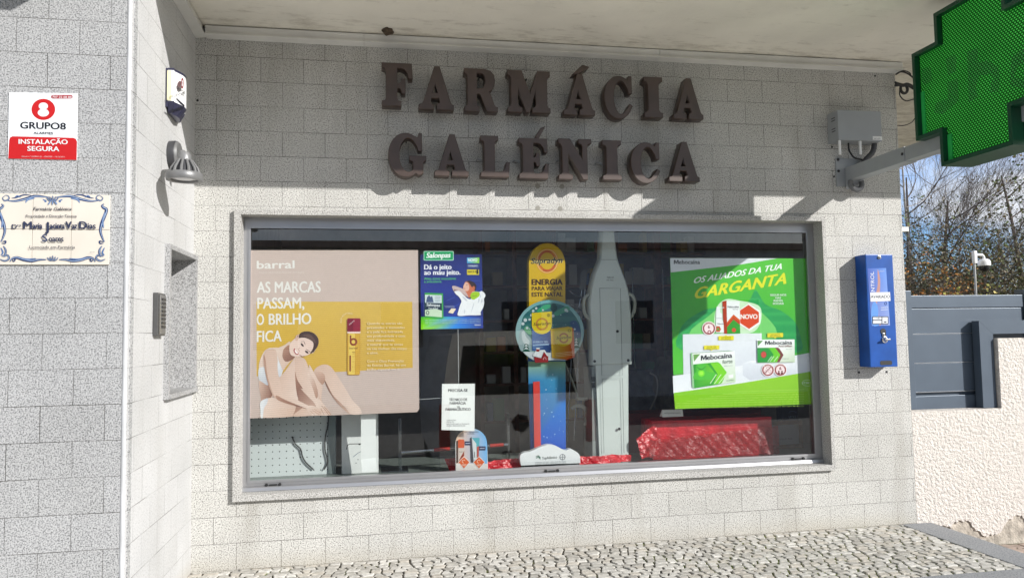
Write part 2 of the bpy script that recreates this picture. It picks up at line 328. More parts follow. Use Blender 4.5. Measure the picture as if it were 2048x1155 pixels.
def glass_mat(name, tint, gloss=1.0, ior=1.5, rough=0.0):
    m = bpy.data.materials.new(name); m.use_nodes = True; n = m.node_tree; n.nodes.clear()
    o = n.nodes.new('ShaderNodeOutputMaterial'); t = n.nodes.new('ShaderNodeBsdfTransparent'); t.inputs[0].default_value = tint+(1,)
    g = n.nodes.new('ShaderNodeBsdfGlossy'); g.inputs['Roughness'].default_value = rough
    lw = n.nodes.new('ShaderNodeLayerWeight'); lw.inputs['Blend'].default_value = 0.5      # Schlick reflectance, the same from both sides of the pane
    fr_ = math_node(n, 'ADD', math_node(n, 'MULTIPLY', math_node(n, 'POWER', lw.outputs['Facing'], 5), 0.83), 0.16)
    # faint dust keeps the pane from being perfectly even
    tx = n.nodes.new('ShaderNodeTexCoord'); ns_ = n.nodes.new('ShaderNodeTexNoise'); ns_.inputs['Scale'].default_value = 4; ns_.inputs['Detail'].default_value = 6; n.links.new(tx.outputs['Object'], ns_.inputs['Vector'])
    mr = n.nodes.new('ShaderNodeMapRange'); mr.inputs['To Min'].default_value = 0.85*gloss; mr.inputs['To Max'].default_value = 1.1*gloss; n.links.new(ns_.outputs['Fac'], mr.inputs['Value'])
    x = n.nodes.new('ShaderNodeMixShader'); n.links.new(math_node(n, 'MULTIPLY', fr_, mr.outputs[0]), x.inputs[0]); n.links.new(t.outputs[0], x.inputs[1]); n.links.new(g.outputs[0], x.inputs[2]); n.links.new(x.outputs[0], o.inputs[0])
    return m
M['glass'] = glass_mat('shop_window_glass', (0.96, 0.975, 0.968), 1.0)
def clear_mat(name, tint):
    m = bpy.data.materials.new(name); m.use_nodes = True; n = m.node_tree; n.nodes.clear()
    o = n.nodes.new('ShaderNodeOutputMaterial'); t = n.nodes.new('ShaderNodeBsdfTransparent'); t.inputs[0].default_value = tint+(1,); n.links.new(t.outputs[0], o.inputs[0]); return m
M['glass_edge'] = clear_mat('glass_inner_face', (0.97, 0.985, 0.98))
# ================================================================== the building
bld = thing('pharmacy_building', 'pharmacy shopfront clad in grey granite blocks with a cream soffit over its window', 'building')
b = MB()                                    # front wall round the window opening
b.box(0, 0.24, 0, 0.12, -0.4, 3.17); b.box(4.02, 4.635, 0, 0.12, -0.4, 3.17); b.box(0.24, 4.02, 0, 0.12, -0.4, 0.40); b.box(0.24, 4.02, 0, 0.12, 2.065, 3.17)
b.build('front_wall', M['granite'], bld)
b = MB(); b.box(-0.2, 0, -1.163, -0.612, -0.4, 3.17); b.box(-0.2, 0, -0.612, 0, -0.4, 1.022); b.box(-0.2, 0, -0.612, 0, 1.800, 3.17); b.box(-0.2, -0.17, -0.612, 0, 1.022, 1.800); b.box(-0.2, 0, -0.002, 0, 1.022, 1.8)
b.build('return_wall', M['granite_side'], bld)
b = MB(); b.box(-4, -0.02, -1.166, -1.163, -0.4, 3.17); b.box(-4, -0.2, -1.163, -0.9, -0.4, 3.17); b.build('pillar_wall', M['granite_pillar'], bld)
b = MB(); b.tube([(-0.012, -1.160, -0.4), (-0.012, -1.160, 3.17)], 0.0105, 12); b.build('corner_bead', M['corner'], bld)
b = MB(); b.box(0.0, 0.004, -1.145, -1.105, -0.4, 3.17); b.build('corner_strip', M['granite_pillar'], bld)
b = MB(); b.box(4.46, 4.634, 0.12, 6, -0.4, 3.17); b.build('side_wall', M['plaster'], bld)
b = MB(); b.box(4.636, 4.655, 0.03, 0.09, 2.02, 2.62); b.box(4.636, 4.70, 0.02, 0.10, 1.99, 2.02); each(b, 'corner_downpipe', M['white_plastic'], bld)
# overhanging upper floor: underside seen as the soffit
plan = [(-4, -1.78), (0.163, -1.78), (0.163, -1.085), (1.4, -1.33), (7.0, -1.33), (7.0, 2.4), (4.46, 2.45), (4.46, 6), (-4, 6)]
b = MB(); b.prism([(x, y, 3.17) for x, y in plan], (0, 0, 0.35)); so = b.build('soffit_slab', None or mat('soffit_paint', (0.90, 0.86, 0.76), 0.85, var=0.06, scale=2.2, bump=0.12, bscale=18), bld)
n = so.data.materials[0].node_tree; bs = n.nodes['Principled BSDF']; lk = n.links.new
src = bs.inputs['Base Color'].links[0].from_socket
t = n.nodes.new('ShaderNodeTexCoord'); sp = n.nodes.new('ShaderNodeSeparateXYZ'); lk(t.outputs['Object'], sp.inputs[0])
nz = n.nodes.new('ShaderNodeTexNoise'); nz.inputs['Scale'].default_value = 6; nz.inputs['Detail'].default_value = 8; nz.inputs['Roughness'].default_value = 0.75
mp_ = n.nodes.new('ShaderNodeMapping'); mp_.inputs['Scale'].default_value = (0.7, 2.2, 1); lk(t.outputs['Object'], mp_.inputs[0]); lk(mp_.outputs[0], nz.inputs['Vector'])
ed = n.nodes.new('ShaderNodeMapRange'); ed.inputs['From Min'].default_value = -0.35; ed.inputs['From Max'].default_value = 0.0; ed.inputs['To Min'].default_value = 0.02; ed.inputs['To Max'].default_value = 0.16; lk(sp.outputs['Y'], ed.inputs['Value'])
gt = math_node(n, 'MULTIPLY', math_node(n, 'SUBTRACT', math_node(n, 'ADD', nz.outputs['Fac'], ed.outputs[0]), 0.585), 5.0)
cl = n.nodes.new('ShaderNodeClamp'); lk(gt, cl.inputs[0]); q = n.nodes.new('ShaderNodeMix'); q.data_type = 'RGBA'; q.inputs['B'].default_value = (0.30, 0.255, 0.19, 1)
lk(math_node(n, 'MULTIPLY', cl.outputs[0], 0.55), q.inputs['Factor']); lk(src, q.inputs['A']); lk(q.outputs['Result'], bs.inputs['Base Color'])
b = MB(); b.prism([(x, y, 3.52) for x, y in plan], (0, 0, 3.2)); b.build('upper_floor', M['plaster'], bld)
# cornice trim at the foot of the soffit: along the front wall and the return wall, with open butt joints
b = MB()
xs = [0.062, 0.98, 2.88, 4.668]
for x0, x1 in zip(xs, xs[1:]):
    b.prism([(x0, -0.001, 3.098), (x0, -0.062, 3.106), (x0, -0.058, 3.118), (x0, -0.045, 3.122), (x0, -0.045, 3.163), (x0, -0.001, 3.163)], (x1-x0-0.002, 0, 0))
each(b, 'front_cornice', M['cornice'], bld)
b = MB(); b.prism([(0.001, 0, 3.098), (0.062, -0.001, 3.106), (0.058, -0.001, 3.118), (0.045, -0.001, 3.122), (0.045, -0.001, 3.163), (0.001, -0.001, 3.163)], (0, -1.14, 0))
b.build('return_cornice', M['cornice'], bld)
# granite window surround
X0, X1, Z0, Z1 = 0.228, 4.032, 0.388, 2.076; I0, I1, K0, K1 = 0.266, 4.006, 0.424, 2.046
sur = MB()
def ring_box(b, o, i, y0, y1):
    x0, x1, z0, z1 = o; a0, a1, c0, c1 = i
    V = [(x, y, z) for y in (y0, y1) for (x, z) in ((x0, z0), (x1, z0), (x1, z1), (x0, z1), (a0, c0), (a1, c0), (a1, c1), (a0, c1))]
    f = []
    for k in range(4):
        j = (k+1) % 4
        f += [(k, j, j+4, k+4), (k+8, k+12, j+12, j+8), (k, k+8, j+8, j), (k+4, j+4, j+12, k+12)]
    b.add(V, f)
ring_box(sur, (X0, X1, Z0, Z1), (I0, I1, K0, K1), -0.03, 0.078)
win = sur.build('window', M['granite_trim'], bld)
fr = MB(); ring_box(fr, (0.250, 4.018, 0.408, 2.060), (0.300, 3.955, 0.478, 1.986), 0.080, 0.13)
ring_box(fr, (0.292, 3.963, 0.470, 1.994), (0.306, 3.949, 0.484, 1.980), 0.074, 0.080)
fr.build('window_frame', M['alu'], win)
sl = MB(); sl.prism([(0.266, 0.072, 0.452), (0.266, 0.060, 0.446), (0.266, 0.055, 0.426), (0.266, 0.079, 0.4255)], (3.738, 0, 0)); sl.build('sill_rail', M['alu'], win)
lo = MB()
for cx in (at('y', 0.07, 546, 969).x, at('y', 0.07, 1104, 938).x, at('y', 0.07, 1597, 913).x):
    z = 0.456
    for dx in (-0.038, 0.038): lo.lathe((cx+dx, 0.0725, z), (0, -1, 0), [(0.0, 0.006), (0.008, 0.006), (0.0095, 0.003), (0.0095, -0.004)], 12)
    lo.box(cx-0.022, cx+0.022, 0.068, 0.0765, z-0.0035, z+0.0035)
each(lo, 'drain_cap', M['black'], win)
gl = MB(); x0, x1, z0, z1 = 0.3065, 3.9485, 0.4845, 1.9795
gl.add([(x0, 0.094, z0), (x1, 0.094, z0), (x1, 0.094, z1), (x0, 0.094, z1)], [(0, 1, 2, 3)])
gl.m = 1; gl.add([(x0, 0.102, z0), (x1, 0.102, z0), (x1, 0.102, z1), (x0, 0.102, z1)], [(3, 2, 1, 0)])
gl.build('window_pane', [M['glass'], M['glass_edge']], win, recalc=False)
# the shop behind the window
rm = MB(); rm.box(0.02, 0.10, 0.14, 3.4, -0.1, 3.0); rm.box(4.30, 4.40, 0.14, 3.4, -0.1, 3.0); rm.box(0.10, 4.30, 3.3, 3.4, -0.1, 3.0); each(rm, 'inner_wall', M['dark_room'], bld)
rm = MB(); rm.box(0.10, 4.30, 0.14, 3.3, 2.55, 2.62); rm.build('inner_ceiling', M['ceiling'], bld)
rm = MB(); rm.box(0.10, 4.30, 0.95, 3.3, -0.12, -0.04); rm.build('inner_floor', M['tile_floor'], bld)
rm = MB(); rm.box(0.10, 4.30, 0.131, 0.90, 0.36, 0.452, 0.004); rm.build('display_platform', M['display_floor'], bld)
# granite surround of the letter-box niche on the return wall: four thin slabs standing proud of the wall, open towards the street side
ni = MB(); px_ = 0.026
ni.box(-0.17, px_, -0.612, -0.586, 1.022, 1.800)            # near jamb
ni.box(-0.17, px_-0.002, -0.030, -0.002, 1.046, 1.776)      # far jamb
ni.box(-0.17, px_, -0.586, -0.002, 1.776, 1.800)            # head
ni.box(-0.17, px_+0.004, -0.586, -0.002, 1.022, 1.046)      # shelf
ni.box(-0.17, -0.15, -0.586, -0.030, 1.046, 1.776)          # back
ni.build('niche_surround', M['granite_niche'], bld)

b = MB()
for px, py in ((1075.5, 372), (1124, 373), (1075.5, 416), (1120.5, 417)): p = at('y', 0, px, py); b.lathe((p.x, 0.001, p.z), (0, -1, 0), [(.017, 0), (.016, .002), (0, .0024)], 14)
each(b, 'filled_anchor', mat('filled_anchor_mortar', (0.30, 0.29, 0.255), 0.9), bld)
b = MB()
for px, py in ((1668, 353), (1750, 152), (395, 201), (1664, 294)): p = at('y', 0, px, py); b.lathe((p.x, 0.001, p.z), (0, -1, 0), [(.008, 0), (.007, .002), (0, .0024)], 10)
each(b, 'anchor_hole', M['black'], bld)
# ================================================================== ground
g = MB(); g.box(-60, 60, -60, -4.4, -0.9, -0.75); rd = g.build('road', mat('worn_asphalt', (0.19, 0.185, 0.175), 0.9, scale=60, bump=0.3, bscale=200)); tag(rd, kind='structure')
g = MB(); g.box(-60, 60, -4.4, -1.32, -0.9, -0.34); pv = g.build('pavement', mat('pale_limestone_pavement', (0.80, 0.755, 0.67), 0.9, scale=9, var=0.06)); tag(pv, kind='structure')
g = MB(); g.box(4.74, 60, -1.32, 60, -0.9, -0.185); g.box(-60, 4.46, 6.2, 60, -0.9, -0.185); yd = g.build('ground', mat('garden_ground', (0.16, 0.15, 0.10), 0.95, scale=3, var=0.2)); tag(yd, kind='structure')
g = MB(); g.box(-0.5, 4.515, -0.985, -0.003, -0.4, -0.008)
bed = mat('joint_soil', (0.12, 0.105, 0.08), 0.95, scale=30, var=0.25); n = bed.node_tree; bs = n.nodes['Principled BSDF']; lk = n.links.new
src = bs.inputs['Base Color'].links[0].from_socket; t = n.nodes.new('ShaderNodeTexCoord'); nz = n.nodes.new('ShaderNodeTexNoise'); nz.inputs['Scale'].default_value = 3.2; nz.inputs['Detail'].default_value = 4
sp = n.nodes.new('ShaderNodeSeparateXYZ'); lk(t.outputs['Object'], nz.inputs['Vector']); lk(t.outputs['Object'], sp.inputs[0])
rz = n.nodes.new('ShaderNodeMapRange'); rz.inputs['From Min'].default_value = 2.2; rz.inputs['From Max'].default_value = 4.0; rz.inputs['To Min'].default_value = -0.06; rz.inputs['To Max'].default_value = 0.26; lk(sp.outputs['X'], rz.inputs['Value'])
ms = n.nodes.new('ShaderNodeMapRange'); ms.inputs['From Min'].default_value = 0.52; ms.inputs['From Max'].default_value = 0.66; lk(math_node(n, 'ADD', nz.outputs['Fac'], rz.outputs[0]), ms.inputs['Value'])
q = n.nodes.new('ShaderNodeMix'); q.data_type = 'RGBA'; q.inputs['B'].default_value = (0.15, 0.18, 0.025, 1); lk(ms.outputs[0], q.inputs['Factor']); lk(src, q.inputs['A']); lk(q.outputs['Result'], bs.inputs['Base Color'])
bedo = g.build('paving_bed', bed); tag(bedo, kind='structure')
# limestone setts, laid in uneven rows
random.seed(11); sv = []; sf = []; sc = []
ysz, xsz = 0.053, 0.078; rows = int(0.975/ysz)+1
def wob(x, y): return (0.008*math.sin(x*3.1+y*7)+0.005*math.sin(x*8.3-y*11), 0.010*math.sin(x*4.7+1)+0.006*math.sin(x*11+y*9))
edges = {}
def corner(i, j, x, y):
    k = (round(x, 4), j)
    if k not in edges:
        a, c = wob(x, y); edges[k] = (x+a+random.uniform(-.012, .012), y+c+random.uniform(-.010, .010))
    return edges[k]
for j in range(-1, rows+1):
    y0 = -0.985+j*ysz; y1 = y0+ysz; x = -0.5+random.uniform(0, .05); cuts = []
    while x < 4.6: cuts.append(x); x += random.uniform(0.044, 0.084)
    prev = None
    for i in range(len(cuts)-1):
        xa, xb = cuts[i], cuts[i+1]
        def pt(x, y, s): a, c = wob(x, y); return [x+a, y+c]
        if prev is None: prev = (pt(xa, y0, 0), pt(xa, y1, 0), random.uniform(-.012, .012))
        d = random.uniform(-.011, .011); p00, p01 = prev[0], prev[1]
        p10 = pt(xb-d, y0, 0); p11 = pt(xb+d, y1, 0); prev = (p10, p11, d)
        gp = random.uniform(.0040, .0072); q = [p00, p10, p11, p01]; cx = sum(p[0] for p in q)/4; cy = sum(p[1] for p in q)/4
        P = []
        for k in range(4):
            a = q[k]; bq = q[(k+1) % 4]
            for tt in (0.10, 0.5, 0.90):
                m_ = (a[0]+(bq[0]-a[0])*tt+random.uniform(-.0016, .0016), a[1]+(bq[1]-a[1])*tt+random.uniform(-.0016, .0016)); l = math.hypot(m_[0]-cx, m_[1]-cy)
                P.append((m_[0]+(cx-m_[0])*gp/l, m_[1]+(cy-m_[1])*gp/l))
        P = [(min(max(px, -0.495), 4.510), min(max(py, -0.982), -0.006)) for px, py in P]
        if max(p[1] for p in P)-min(p[1] for p in P) < .012 or max(p[0] for p in P)-min(p[0] for p in P) < .015: continue
        h = random.uniform(-.003, .003); tx, ty = random.uniform(-.03, .03), random.uniform(-.03, .03); bb = len(sv); n_ = len(P)
        col = random.choice([(0.56, 0.54, 0.495), (0.50, 0.48, 0.435), (0.61, 0.59, 0.545), (0.43, 0.41, 0.37), (0.52, 0.485, 0.425)]); kk = random.uniform(.88, 1.08); col = tuple(v*kk for v in col)
        for px, py in P: sv.append((px, py, -0.02)); sc.append(col)
        for px, py in P: sv.append((px, py, -0.004+h+(px-cx)*tx+(py-cy)*ty)); sc.append(tuple(v*.9 for v in col))
        for px, py in P: sv.append((px+(cx-px)*.1, py+(cy-py)*.12, 0.0005+h+(px-cx)*tx+(py-cy)*ty)); sc.append(col)
        for k in range(n_):
            k2 = (k+1) % n_; sf += [(bb+k, bb+k2, bb+n_+k2, bb+n_+k), (bb+n_+k, bb+n_+k2, bb+2*n_+k2, bb+2*n_+k)]
        sf.append(tuple(bb+2*n_+k for k in range(n_)))
me = bpy.data.meshes.new('paving_setts'); me.from_pydata(sv, [], sf); me.update(); a = me.color_attributes.new('ink', 'FLOAT_COLOR', 'POINT')
for i, c in enumerate(sc): a.data[i].color = c+(1,)
sm = print_mat('limestone', 0.8); sn = sm.node_tree; x = sn.nodes['Noise Texture']; x.inputs['Scale'].default_value = 45; x.inputs['Detail'].default_value = 6; mr = sn.nodes['Map Range']; mr.inputs['From Min'].default_value = 0.3; mr.inputs['From Max'].default_value = 0.7; mr.inputs['To Min'].default_value = 0.72; mr.inputs['To Max'].default_value = 1.08
bp = sn.nodes.new('ShaderNodeBump'); bp.inputs['Strength'].default_value = 0.4; bp.inputs['Distance'].default_value = 0.005; sn.links.new(x.outputs['Fac'], bp.inputs['Height']); sn.links.new(bp.outputs['Normal'], sn.nodes['Principled BSDF'].inputs['Normal'])
me.materials.append(sm); po = bpy.data.objects.new('paving_setts', me); S.collection.objects.link(po); tag(po, kind='structure')
g = MB(); g.box(-0.5, 4.74, -1.30, -0.9875, -0.4, 0.001, 0.004); g.box(4.518, 4.74, -0.9865, -0.002, -0.4, 0.001, 0.004)
kb = g.build('kerb', M['kerb_granite']); tag(kb, kind='structure')
# reddish setts of the lower pavement past the kerb
g = MB(); random.seed(5)
for i in range(26):
    for j in range(14):
        x = 4.752+i*.075+(j % 2)*.03; y = -1.28+j*.09
        g.box(x+.003, x+.070, y+.003, y+.084, -0.2, -0.178+random.uniform(-.004, .004), .006)
lp = g.build('path', mat('pink_setts', (0.47, 0.37, 0.31), 0.85, scale=14, var=0.18)); tag(lp, kind='structure')

# ================================================================== wall, gate, camera mast, planting past the shop
stucco = mat('rough_stucco', (0.86, 0.80, 0.735), 0.9, var=0.05, scale=14); n = stucco.node_tree; lk = n.links.new; bs = n.nodes['Principled BSDF']
t = n.nodes.new('ShaderNodeTexCoord'); v1 = n.nodes.new('ShaderNodeTexNoise'); v1.inputs['Scale'].default_value = 46; v1.inputs['Detail'].default_value = 6; v1.inputs['Roughness'].default_value = 0.62
lk(t.outputs['Object'], v1.inputs['Vector']); vr = n.nodes.new('ShaderNodeMapRange'); vr.inputs['From Min'].default_value = 0.30; vr.inputs['From Max'].default_value = 0.70; lk(v1.outputs['Fac'], vr.inputs['Value'])
bp = n.nodes.new('ShaderNodeBump'); bp.inputs['Strength'].default_value = 1.0; bp.inputs['Distance'].default_value = 0.015; lk(vr.outputs[0], bp.inputs['Height']); lk(bp.outputs['Normal'], bs.inputs['Normal'])
src = bs.inputs['Base Color'].links[0].from_socket; q = n.nodes.new('ShaderNodeMix'); q.data_type = 'RGBA'; q.inputs['B'].default_value = (0.33, 0.28, 0.22, 1)
pr = n.nodes.new('ShaderNodeMapRange'); pr.inputs['From Min'].default_value = 0.30; pr.inputs['From Max'].default_value = 0.42; pr.inputs['To Min'].default_value = 0.55; pr.inputs['To Max'].default_value = 0; lk(v1.outputs['Fac'], pr.inputs['Value'])
lk(pr.outputs[0], q.inputs['Factor']); lk(src, q.inputs['A']); lk(q.outputs['Result'], bs.inputs['Base Color'])
WT = at('y', 0.0, 1840, 822).z
wl = thing('garden_wall', 'cream rough stucco garden wall with crumbling foot beside the shop', 'wall', (5.5, 0.1, -0.2))
# lower run with a ragged lower edge, taller stub at its right
random.seed(3); foot = []; xx = 4.637
prof = [(4.637, -0.03), (4.70, -0.02), (4.80, -0.03), (4.90, -0.04), (4.93, -0.01), (5.00, 0.0), (5.04, -0.02), (5.10, -0.09), (5.20, -0.12), (5.28, -0.10), (5.32, -0.06), (5.38, -0.01), (5.46, 0.0), (5.50, -0.05), (5.62, -0.10), (6.2, -0.08), (7.5, -0.12), (10.0, -0.1)]
pp = []
for (xa, za), (xb, zb) in zip(prof, prof[1:]):
    for k in range(5): pp.append((xa+(xb-xa)*k/5, za+(zb-za)*k/5+random.uniform(-.016, .016)))
pp.append(prof[-1])
SX = at('y', 0.0, 1999, 740).x; SZ = at('y', 0.0, 2001, 676).z
b = MB(); top = [(10.0, SZ), (SX, SZ+.0), (SX, WT), (4.637, WT)]
b.prism([(x, 0.0, z) for x, z in pp]+[(x, 0.0, z) for x, z in top], (0, 0.22, 0)); b.build('stucco_coat', stucco, wl)
b = MB(); b.box(4.642, 10, 0.010, 0.20, -0.4, WT-0.05); b.build('rubble_core', mat('old_masonry', (0.58, 0.52, 0.44), 0.95, var=0.25, scale=22, bump=0.5, bscale=70), wl)
# gate
gm = mat('slate_blue_metal', (0.085, 0.112, 0.148), 0.42, 0.2, var=0.06, scale=5, spec=0.5)
GY = 0.10; gt_ = thing('metal_gate', 'slate grey metal gate of wide horizontal boards between the shop and the stucco wall', 'gate', (5.3, GY, 0.8))
def gz(py, px=1890): return at('y', GY, px, py).z
gx0 = at('y', GY, 1826, 700).x; gx1 = at('y', GY, 2046, 600).x
zl = [gz(v) for v in (590, 616, 667, 725, 783, 790, 818)]
b = MB(); zt = gz(589)
for za, zb, inset in ((zl[1], zl[0], 0.0), (zl[2], zl[1], .008), (zl[3], zl[2], .008), (zl[4], zl[3], .008), (zl[6], zl[5], .004)):
    b.box(gx0, gx1, GY+inset, GY+.05, zb and za+.004, zb-.001, .003)
b.box(gx0, gx1, GY+.03, GY+.048, zl[6]+.004, zl[0]-.004); each(b, 'board', gm, gt_)
b = MB()
for z in (zl[3], zl[4], zl[2]): b.box(gx0+.001, gx1-.001, GY+.003, GY+.020, z+.0005, z+.0035)
each(b, 'bright_trim', mat('bright_aluminium_strip', (0.5, 0.52, 0.55), 0.35, 0.7), gt_)
b = MB(); xp = at('y', GY, 1818, 700).x; b.box(max(xp-.02, 4.64), gx0-.002, GY-.012, GY+.06, WT+.002, gz(581, 1820), .004); b.build('gate_post', gm, gt_)
b = MB(); b.box(gx1+.004, gx1+.09, GY-.01, GY+.08, WT, gz(578, 2046), .004); b.build('gate_post', gm, gt_)
b = MB(); fx0, fx1 = at('y', 0.03, 1963, 740).x, at('y', 0.03, 1990, 740).x; fz1, fz0 = at('y', 0.03, 1966, 641).z, at('y', 0.03, 2000, 667).z
b.prism([(fx0, 0.03, WT+.003), (fx1, 0.03, WT+.003), (fx1, 0.03, fz0), (fx1+.0, 0.03, fz0), (fx0, 0.03, fz1)], (0, .066, 0))
b.prism([(fx1+.001, 0.03, fz0), (7.5, 0.03, fz0), (7.5, 0.03, fz1), (fx0+.001, 0.03, fz1)], (0, .066, 0))
fo = thing('gate_frame', 'thick slate grey mitred metal frame over the stub of the stucco wall', 'gate frame', (5.4, 0, 0.8))
b.build('mitred_tube', gm, fo)
# security camera on a mast
CY = 3.6; pz = lambda px, py: at('y', CY, px, py)
cm = thing('security_camera', 'white dome security camera on a thin mast behind the gate', 'camera', (pz(1950, 560).x, CY, 0))
wp = mat('white_camera_housing', (0.78, 0.78, 0.78), 0.3, var=0.02)
b = MB(); q0 = pz(1951, 600); b.tube([(q0.x, CY, -0.2), (pz(1948.5, 520).x, CY, pz(1948, 516).z)], 0.013, 10); b.build('mast', mat('galvanised_steel', (0.45, 0.46, 0.47), 0.45, 0.7), cm)
b = MB(); z = pz(1948, 515).z; x0 = pz(1948.5, 515).x; b.box(x0-.022, x0+.022, CY-.03, CY+.02, z-.075, z+.085, .012); x1 = pz(1968, 520).x; zc = pz(1950, 510).z
b.tube(smooth([(x0, CY, zc), (x0+.07, CY, zc+.005), (x1-.02, CY, zc), (x1, CY, zc-.03), (x1, CY, zc-.06)], 4, False), .016, 10); b.build('bracket', wp, cm, True)
b = MB(); zt_ = pz(1968, 519).z; r = (pz(1978, 525).x-pz(1958, 525).x)/2
b.lathe((x1, CY, zt_), (0, 0, -1), [(.0, -.01), (r*.6, -.008), (r*.9, .01), (r, .03), (r, .075), (r*.9, .08), (0, .08)], 20); b.build('housing', wp, cm, True)
b = MB(); b.lathe((x1, CY, zt_), (0, 0, -1), [(r*.82, .081), (r*.80, .105), (r*.62, .135), (r*.3, .15), (0, .153)], 20); b.build('dome', mat('smoked_dome', (0.02, 0.02, 0.022), 0.1), cm, True)
# planting
bark = mat('bare_bark', (0.135, 0.108, 0.095), 0.9, var=0.2, scale=9); pale = mat('pale_bark', (0.46, 0.43, 0.40), 0.9, var=0.2, scale=6)
def branch(b, p, d, l, r, depth, rng, up=0.12, nseg=4, gravity=0.0, spread=0.5, kids=(3, 5), ret=None):
    pts = [Vector(p)]; d = Vector(d).normalized(); rad = [r]
    for k in range(nseg):
        d = (d+Vector((rng.uniform(-1, 1), rng.uniform(-1, 1), rng.uniform(-1, 1)))*.16+Vector((0, 0, up))).normalized(); pts.append(pts[-1]+d*l/nseg); rad.append(r*(1-.72*(k+1)/nseg))
    b.tube(pts, rad, 4 if r < .02 else 6, cap=False)
    if ret is not None: ret += pts[1:]
    if depth > 0:
        for k in range(rng.randint(*kids)):
            t = rng.uniform(.25, 1); i = min(int(t*nseg), nseg-1); q = pts[i].lerp(pts[i+1], t*nseg-i)
            e = (pts[i+1]-pts[i]).normalized()+Vector((rng.uniform(-1, 1), rng.uniform(-1, 1), rng.uniform(-.6, 1)))*spread*1.5
            branch(b, q, e, l*rng.uniform(.5, .8), max(rad[i]*.5, .0016), depth-1, rng, up, nseg, gravity, spread, kids, ret)
def bare_tree(x, y, h, seed, label, r=.06, lean=(0, 0, 1), m=bark, kids=(5, 7), depth=4, nl=7):
    rng = random.Random(seed); o = thing('bare_tree', label, 'tree', (x, y, -0.19), 'bare trees behind the gate')
    b = MB(); tp = [Vector((x, y, -.19))]; d = Vector(lean).normalized()
    for k in range(5): d = (d+Vector((rng.uniform(-.06, .06), rng.uniform(-.06, .06), .05))).normalized(); tp.append(tp[-1]+d*h*.2)
    b.tube(tp, [r, r*.85, r*.7, r*.55, r*.4, r*.2], 8, cap=False); b.build('trunk', m, o, True)
    b = MB()
    for k in range(nl):
        t = .30+.68*k/nl; i = min(int(t*5), 4); q = tp[i].lerp(tp[i+1], t*5-i); a = rng.uniform(0, 6.28)
        branch(b, q, (math.cos(a), math.sin(a)*.8, rng.uniform(.1, .9)), h*rng.uniform(.28, .44), r*.24, depth-1, rng, .07, 4, 0, .5, kids)
    b.build('crown', m, o); return o
def leaf_quads(b, pts, n, s, rng, jit, flat=1.0, mats=1):
    for k in range(n):
        p = pts[rng.randrange(len(pts))]; c = Vector(p)+Vector((rng.gauss(0, jit), rng.gauss(0, jit), rng.gauss(0, jit)))
        u = Vector((rng.uniform(-1, 1), rng.uniform(-1, 1), rng.uniform(-.6, .6)*flat)).normalized(); v = u.cross(Vector((rng.uniform(-1, 1), rng.uniform(-1, 1), rng.uniform(-1, 1)))).normalized()
        l, wd = s*rng.uniform(.6, 1.3), s*rng.uniform(.25, .45); b.m = rng.randrange(mats)
        b.add([c-u*l*.5, c+v*wd, c+u*l*.5, c-v*wd], [(0, 1, 2, 3)])
LEAF = {'olive': [(0.175, 0.184, 0.061), (0.096, 0.114, 0.044), (0.280, 0.245, 0.105), (0.228, 0.175, 0.096)], 'rust': [(0.525, 0.210, 0.044), (0.350, 0.149, 0.044), (0.455, 0.280, 0.088)],
        'lime': [(0.455, 0.438, 0.088), (0.280, 0.315, 0.070), (0.578, 0.473, 0.140)], 'green': [(0.123, 0.175, 0.052), (0.070, 0.105, 0.035), (0.210, 0.228, 0.088), (0.263, 0.210, 0.105)], 'grey': [(0.280, 0.245, 0.175), (0.175, 0.158, 0.105), (0.158, 0.175, 0.088), (0.350, 0.298, 0.228)]}
LM = {k: [mat('leaf_'+k, c, 0.7, var=0.2, scale=4) for c in v] for k, v in LEAF.items()}
def shrub(name, x, y, h, wd, seed, kind, label, n=2600, s=.05, group=None, stems=9, thin=.5):
    rng = random.Random(seed); o = thing(name, label, 'shrub', (x, y, -.19), group); b = MB(); ends = []
    for k in range(stems):
        a = rng.uniform(0, 6.28); rr = rng.uniform(0, wd*.25)
        branch(b, (x+rr*math.cos(a), y+rr*math.sin(a), -.2), (math.cos(a)*wd/h*.55, math.sin(a)*wd/h*.4, 1), h*rng.uniform(.6, .95), .012, 3, rng, .05, 4, 0, .55, (3, 5), ends)
    b.build('stem', bark, o); ends = [e for e in ends if e.z > 0.25] or ends
    b = MB(); leaf_quads(b, ends, n, s, rng, .05, 1, len(LM[kind])); b.build('foliage', LM[kind], o); return o
def pos(px, y): return at('y', y, px, 600).x
bare_tree(pos(1838, 8.5), 8.5, 5.2, 21, 'tall bare tree with a pale trunk beside the shop corner', .05, (0.01, 0, 1), pale, nl=9)
bare_tree(pos(1868, 8.0), 8.0, 3.9, 4, 'bare spreading tree with fine upswept twigs right of the pale trunk', .07, (.10, 0, 1), nl=9)
bare_tree(pos(1808, 9.5), 9.5, 4.8, 14, 'bare tree half hidden behind the shop corner', .07, (.14, 0, 1), nl=9)
bare_tree(pos(2062, 8.5), 8.5, 4.6, 31, 'bare twiggy tree behind the right end of the gate', .07, (-.05, 0, 1), nl=8)
G = 'shrubs behind the gate'
shrub('hedge_shrub', pos(1905, 7.0), 7.0, 2.25, 1.5, 1, 'grey', 'twiggy grey brown shrub left of the camera mast', 5200, .050, G)
shrub('hedge_shrub', pos(1985, 7.4), 7.4, 2.3, 1.6, 2, 'olive', 'olive leaved shrub behind the camera dome', 6600, .055, G)
shrub('hedge_shrub', pos(2045, 6.6), 6.6, 2.75, 1.5, 3, 'green', 'tall dark green shrub behind the right gate post', 7400, .055, G)
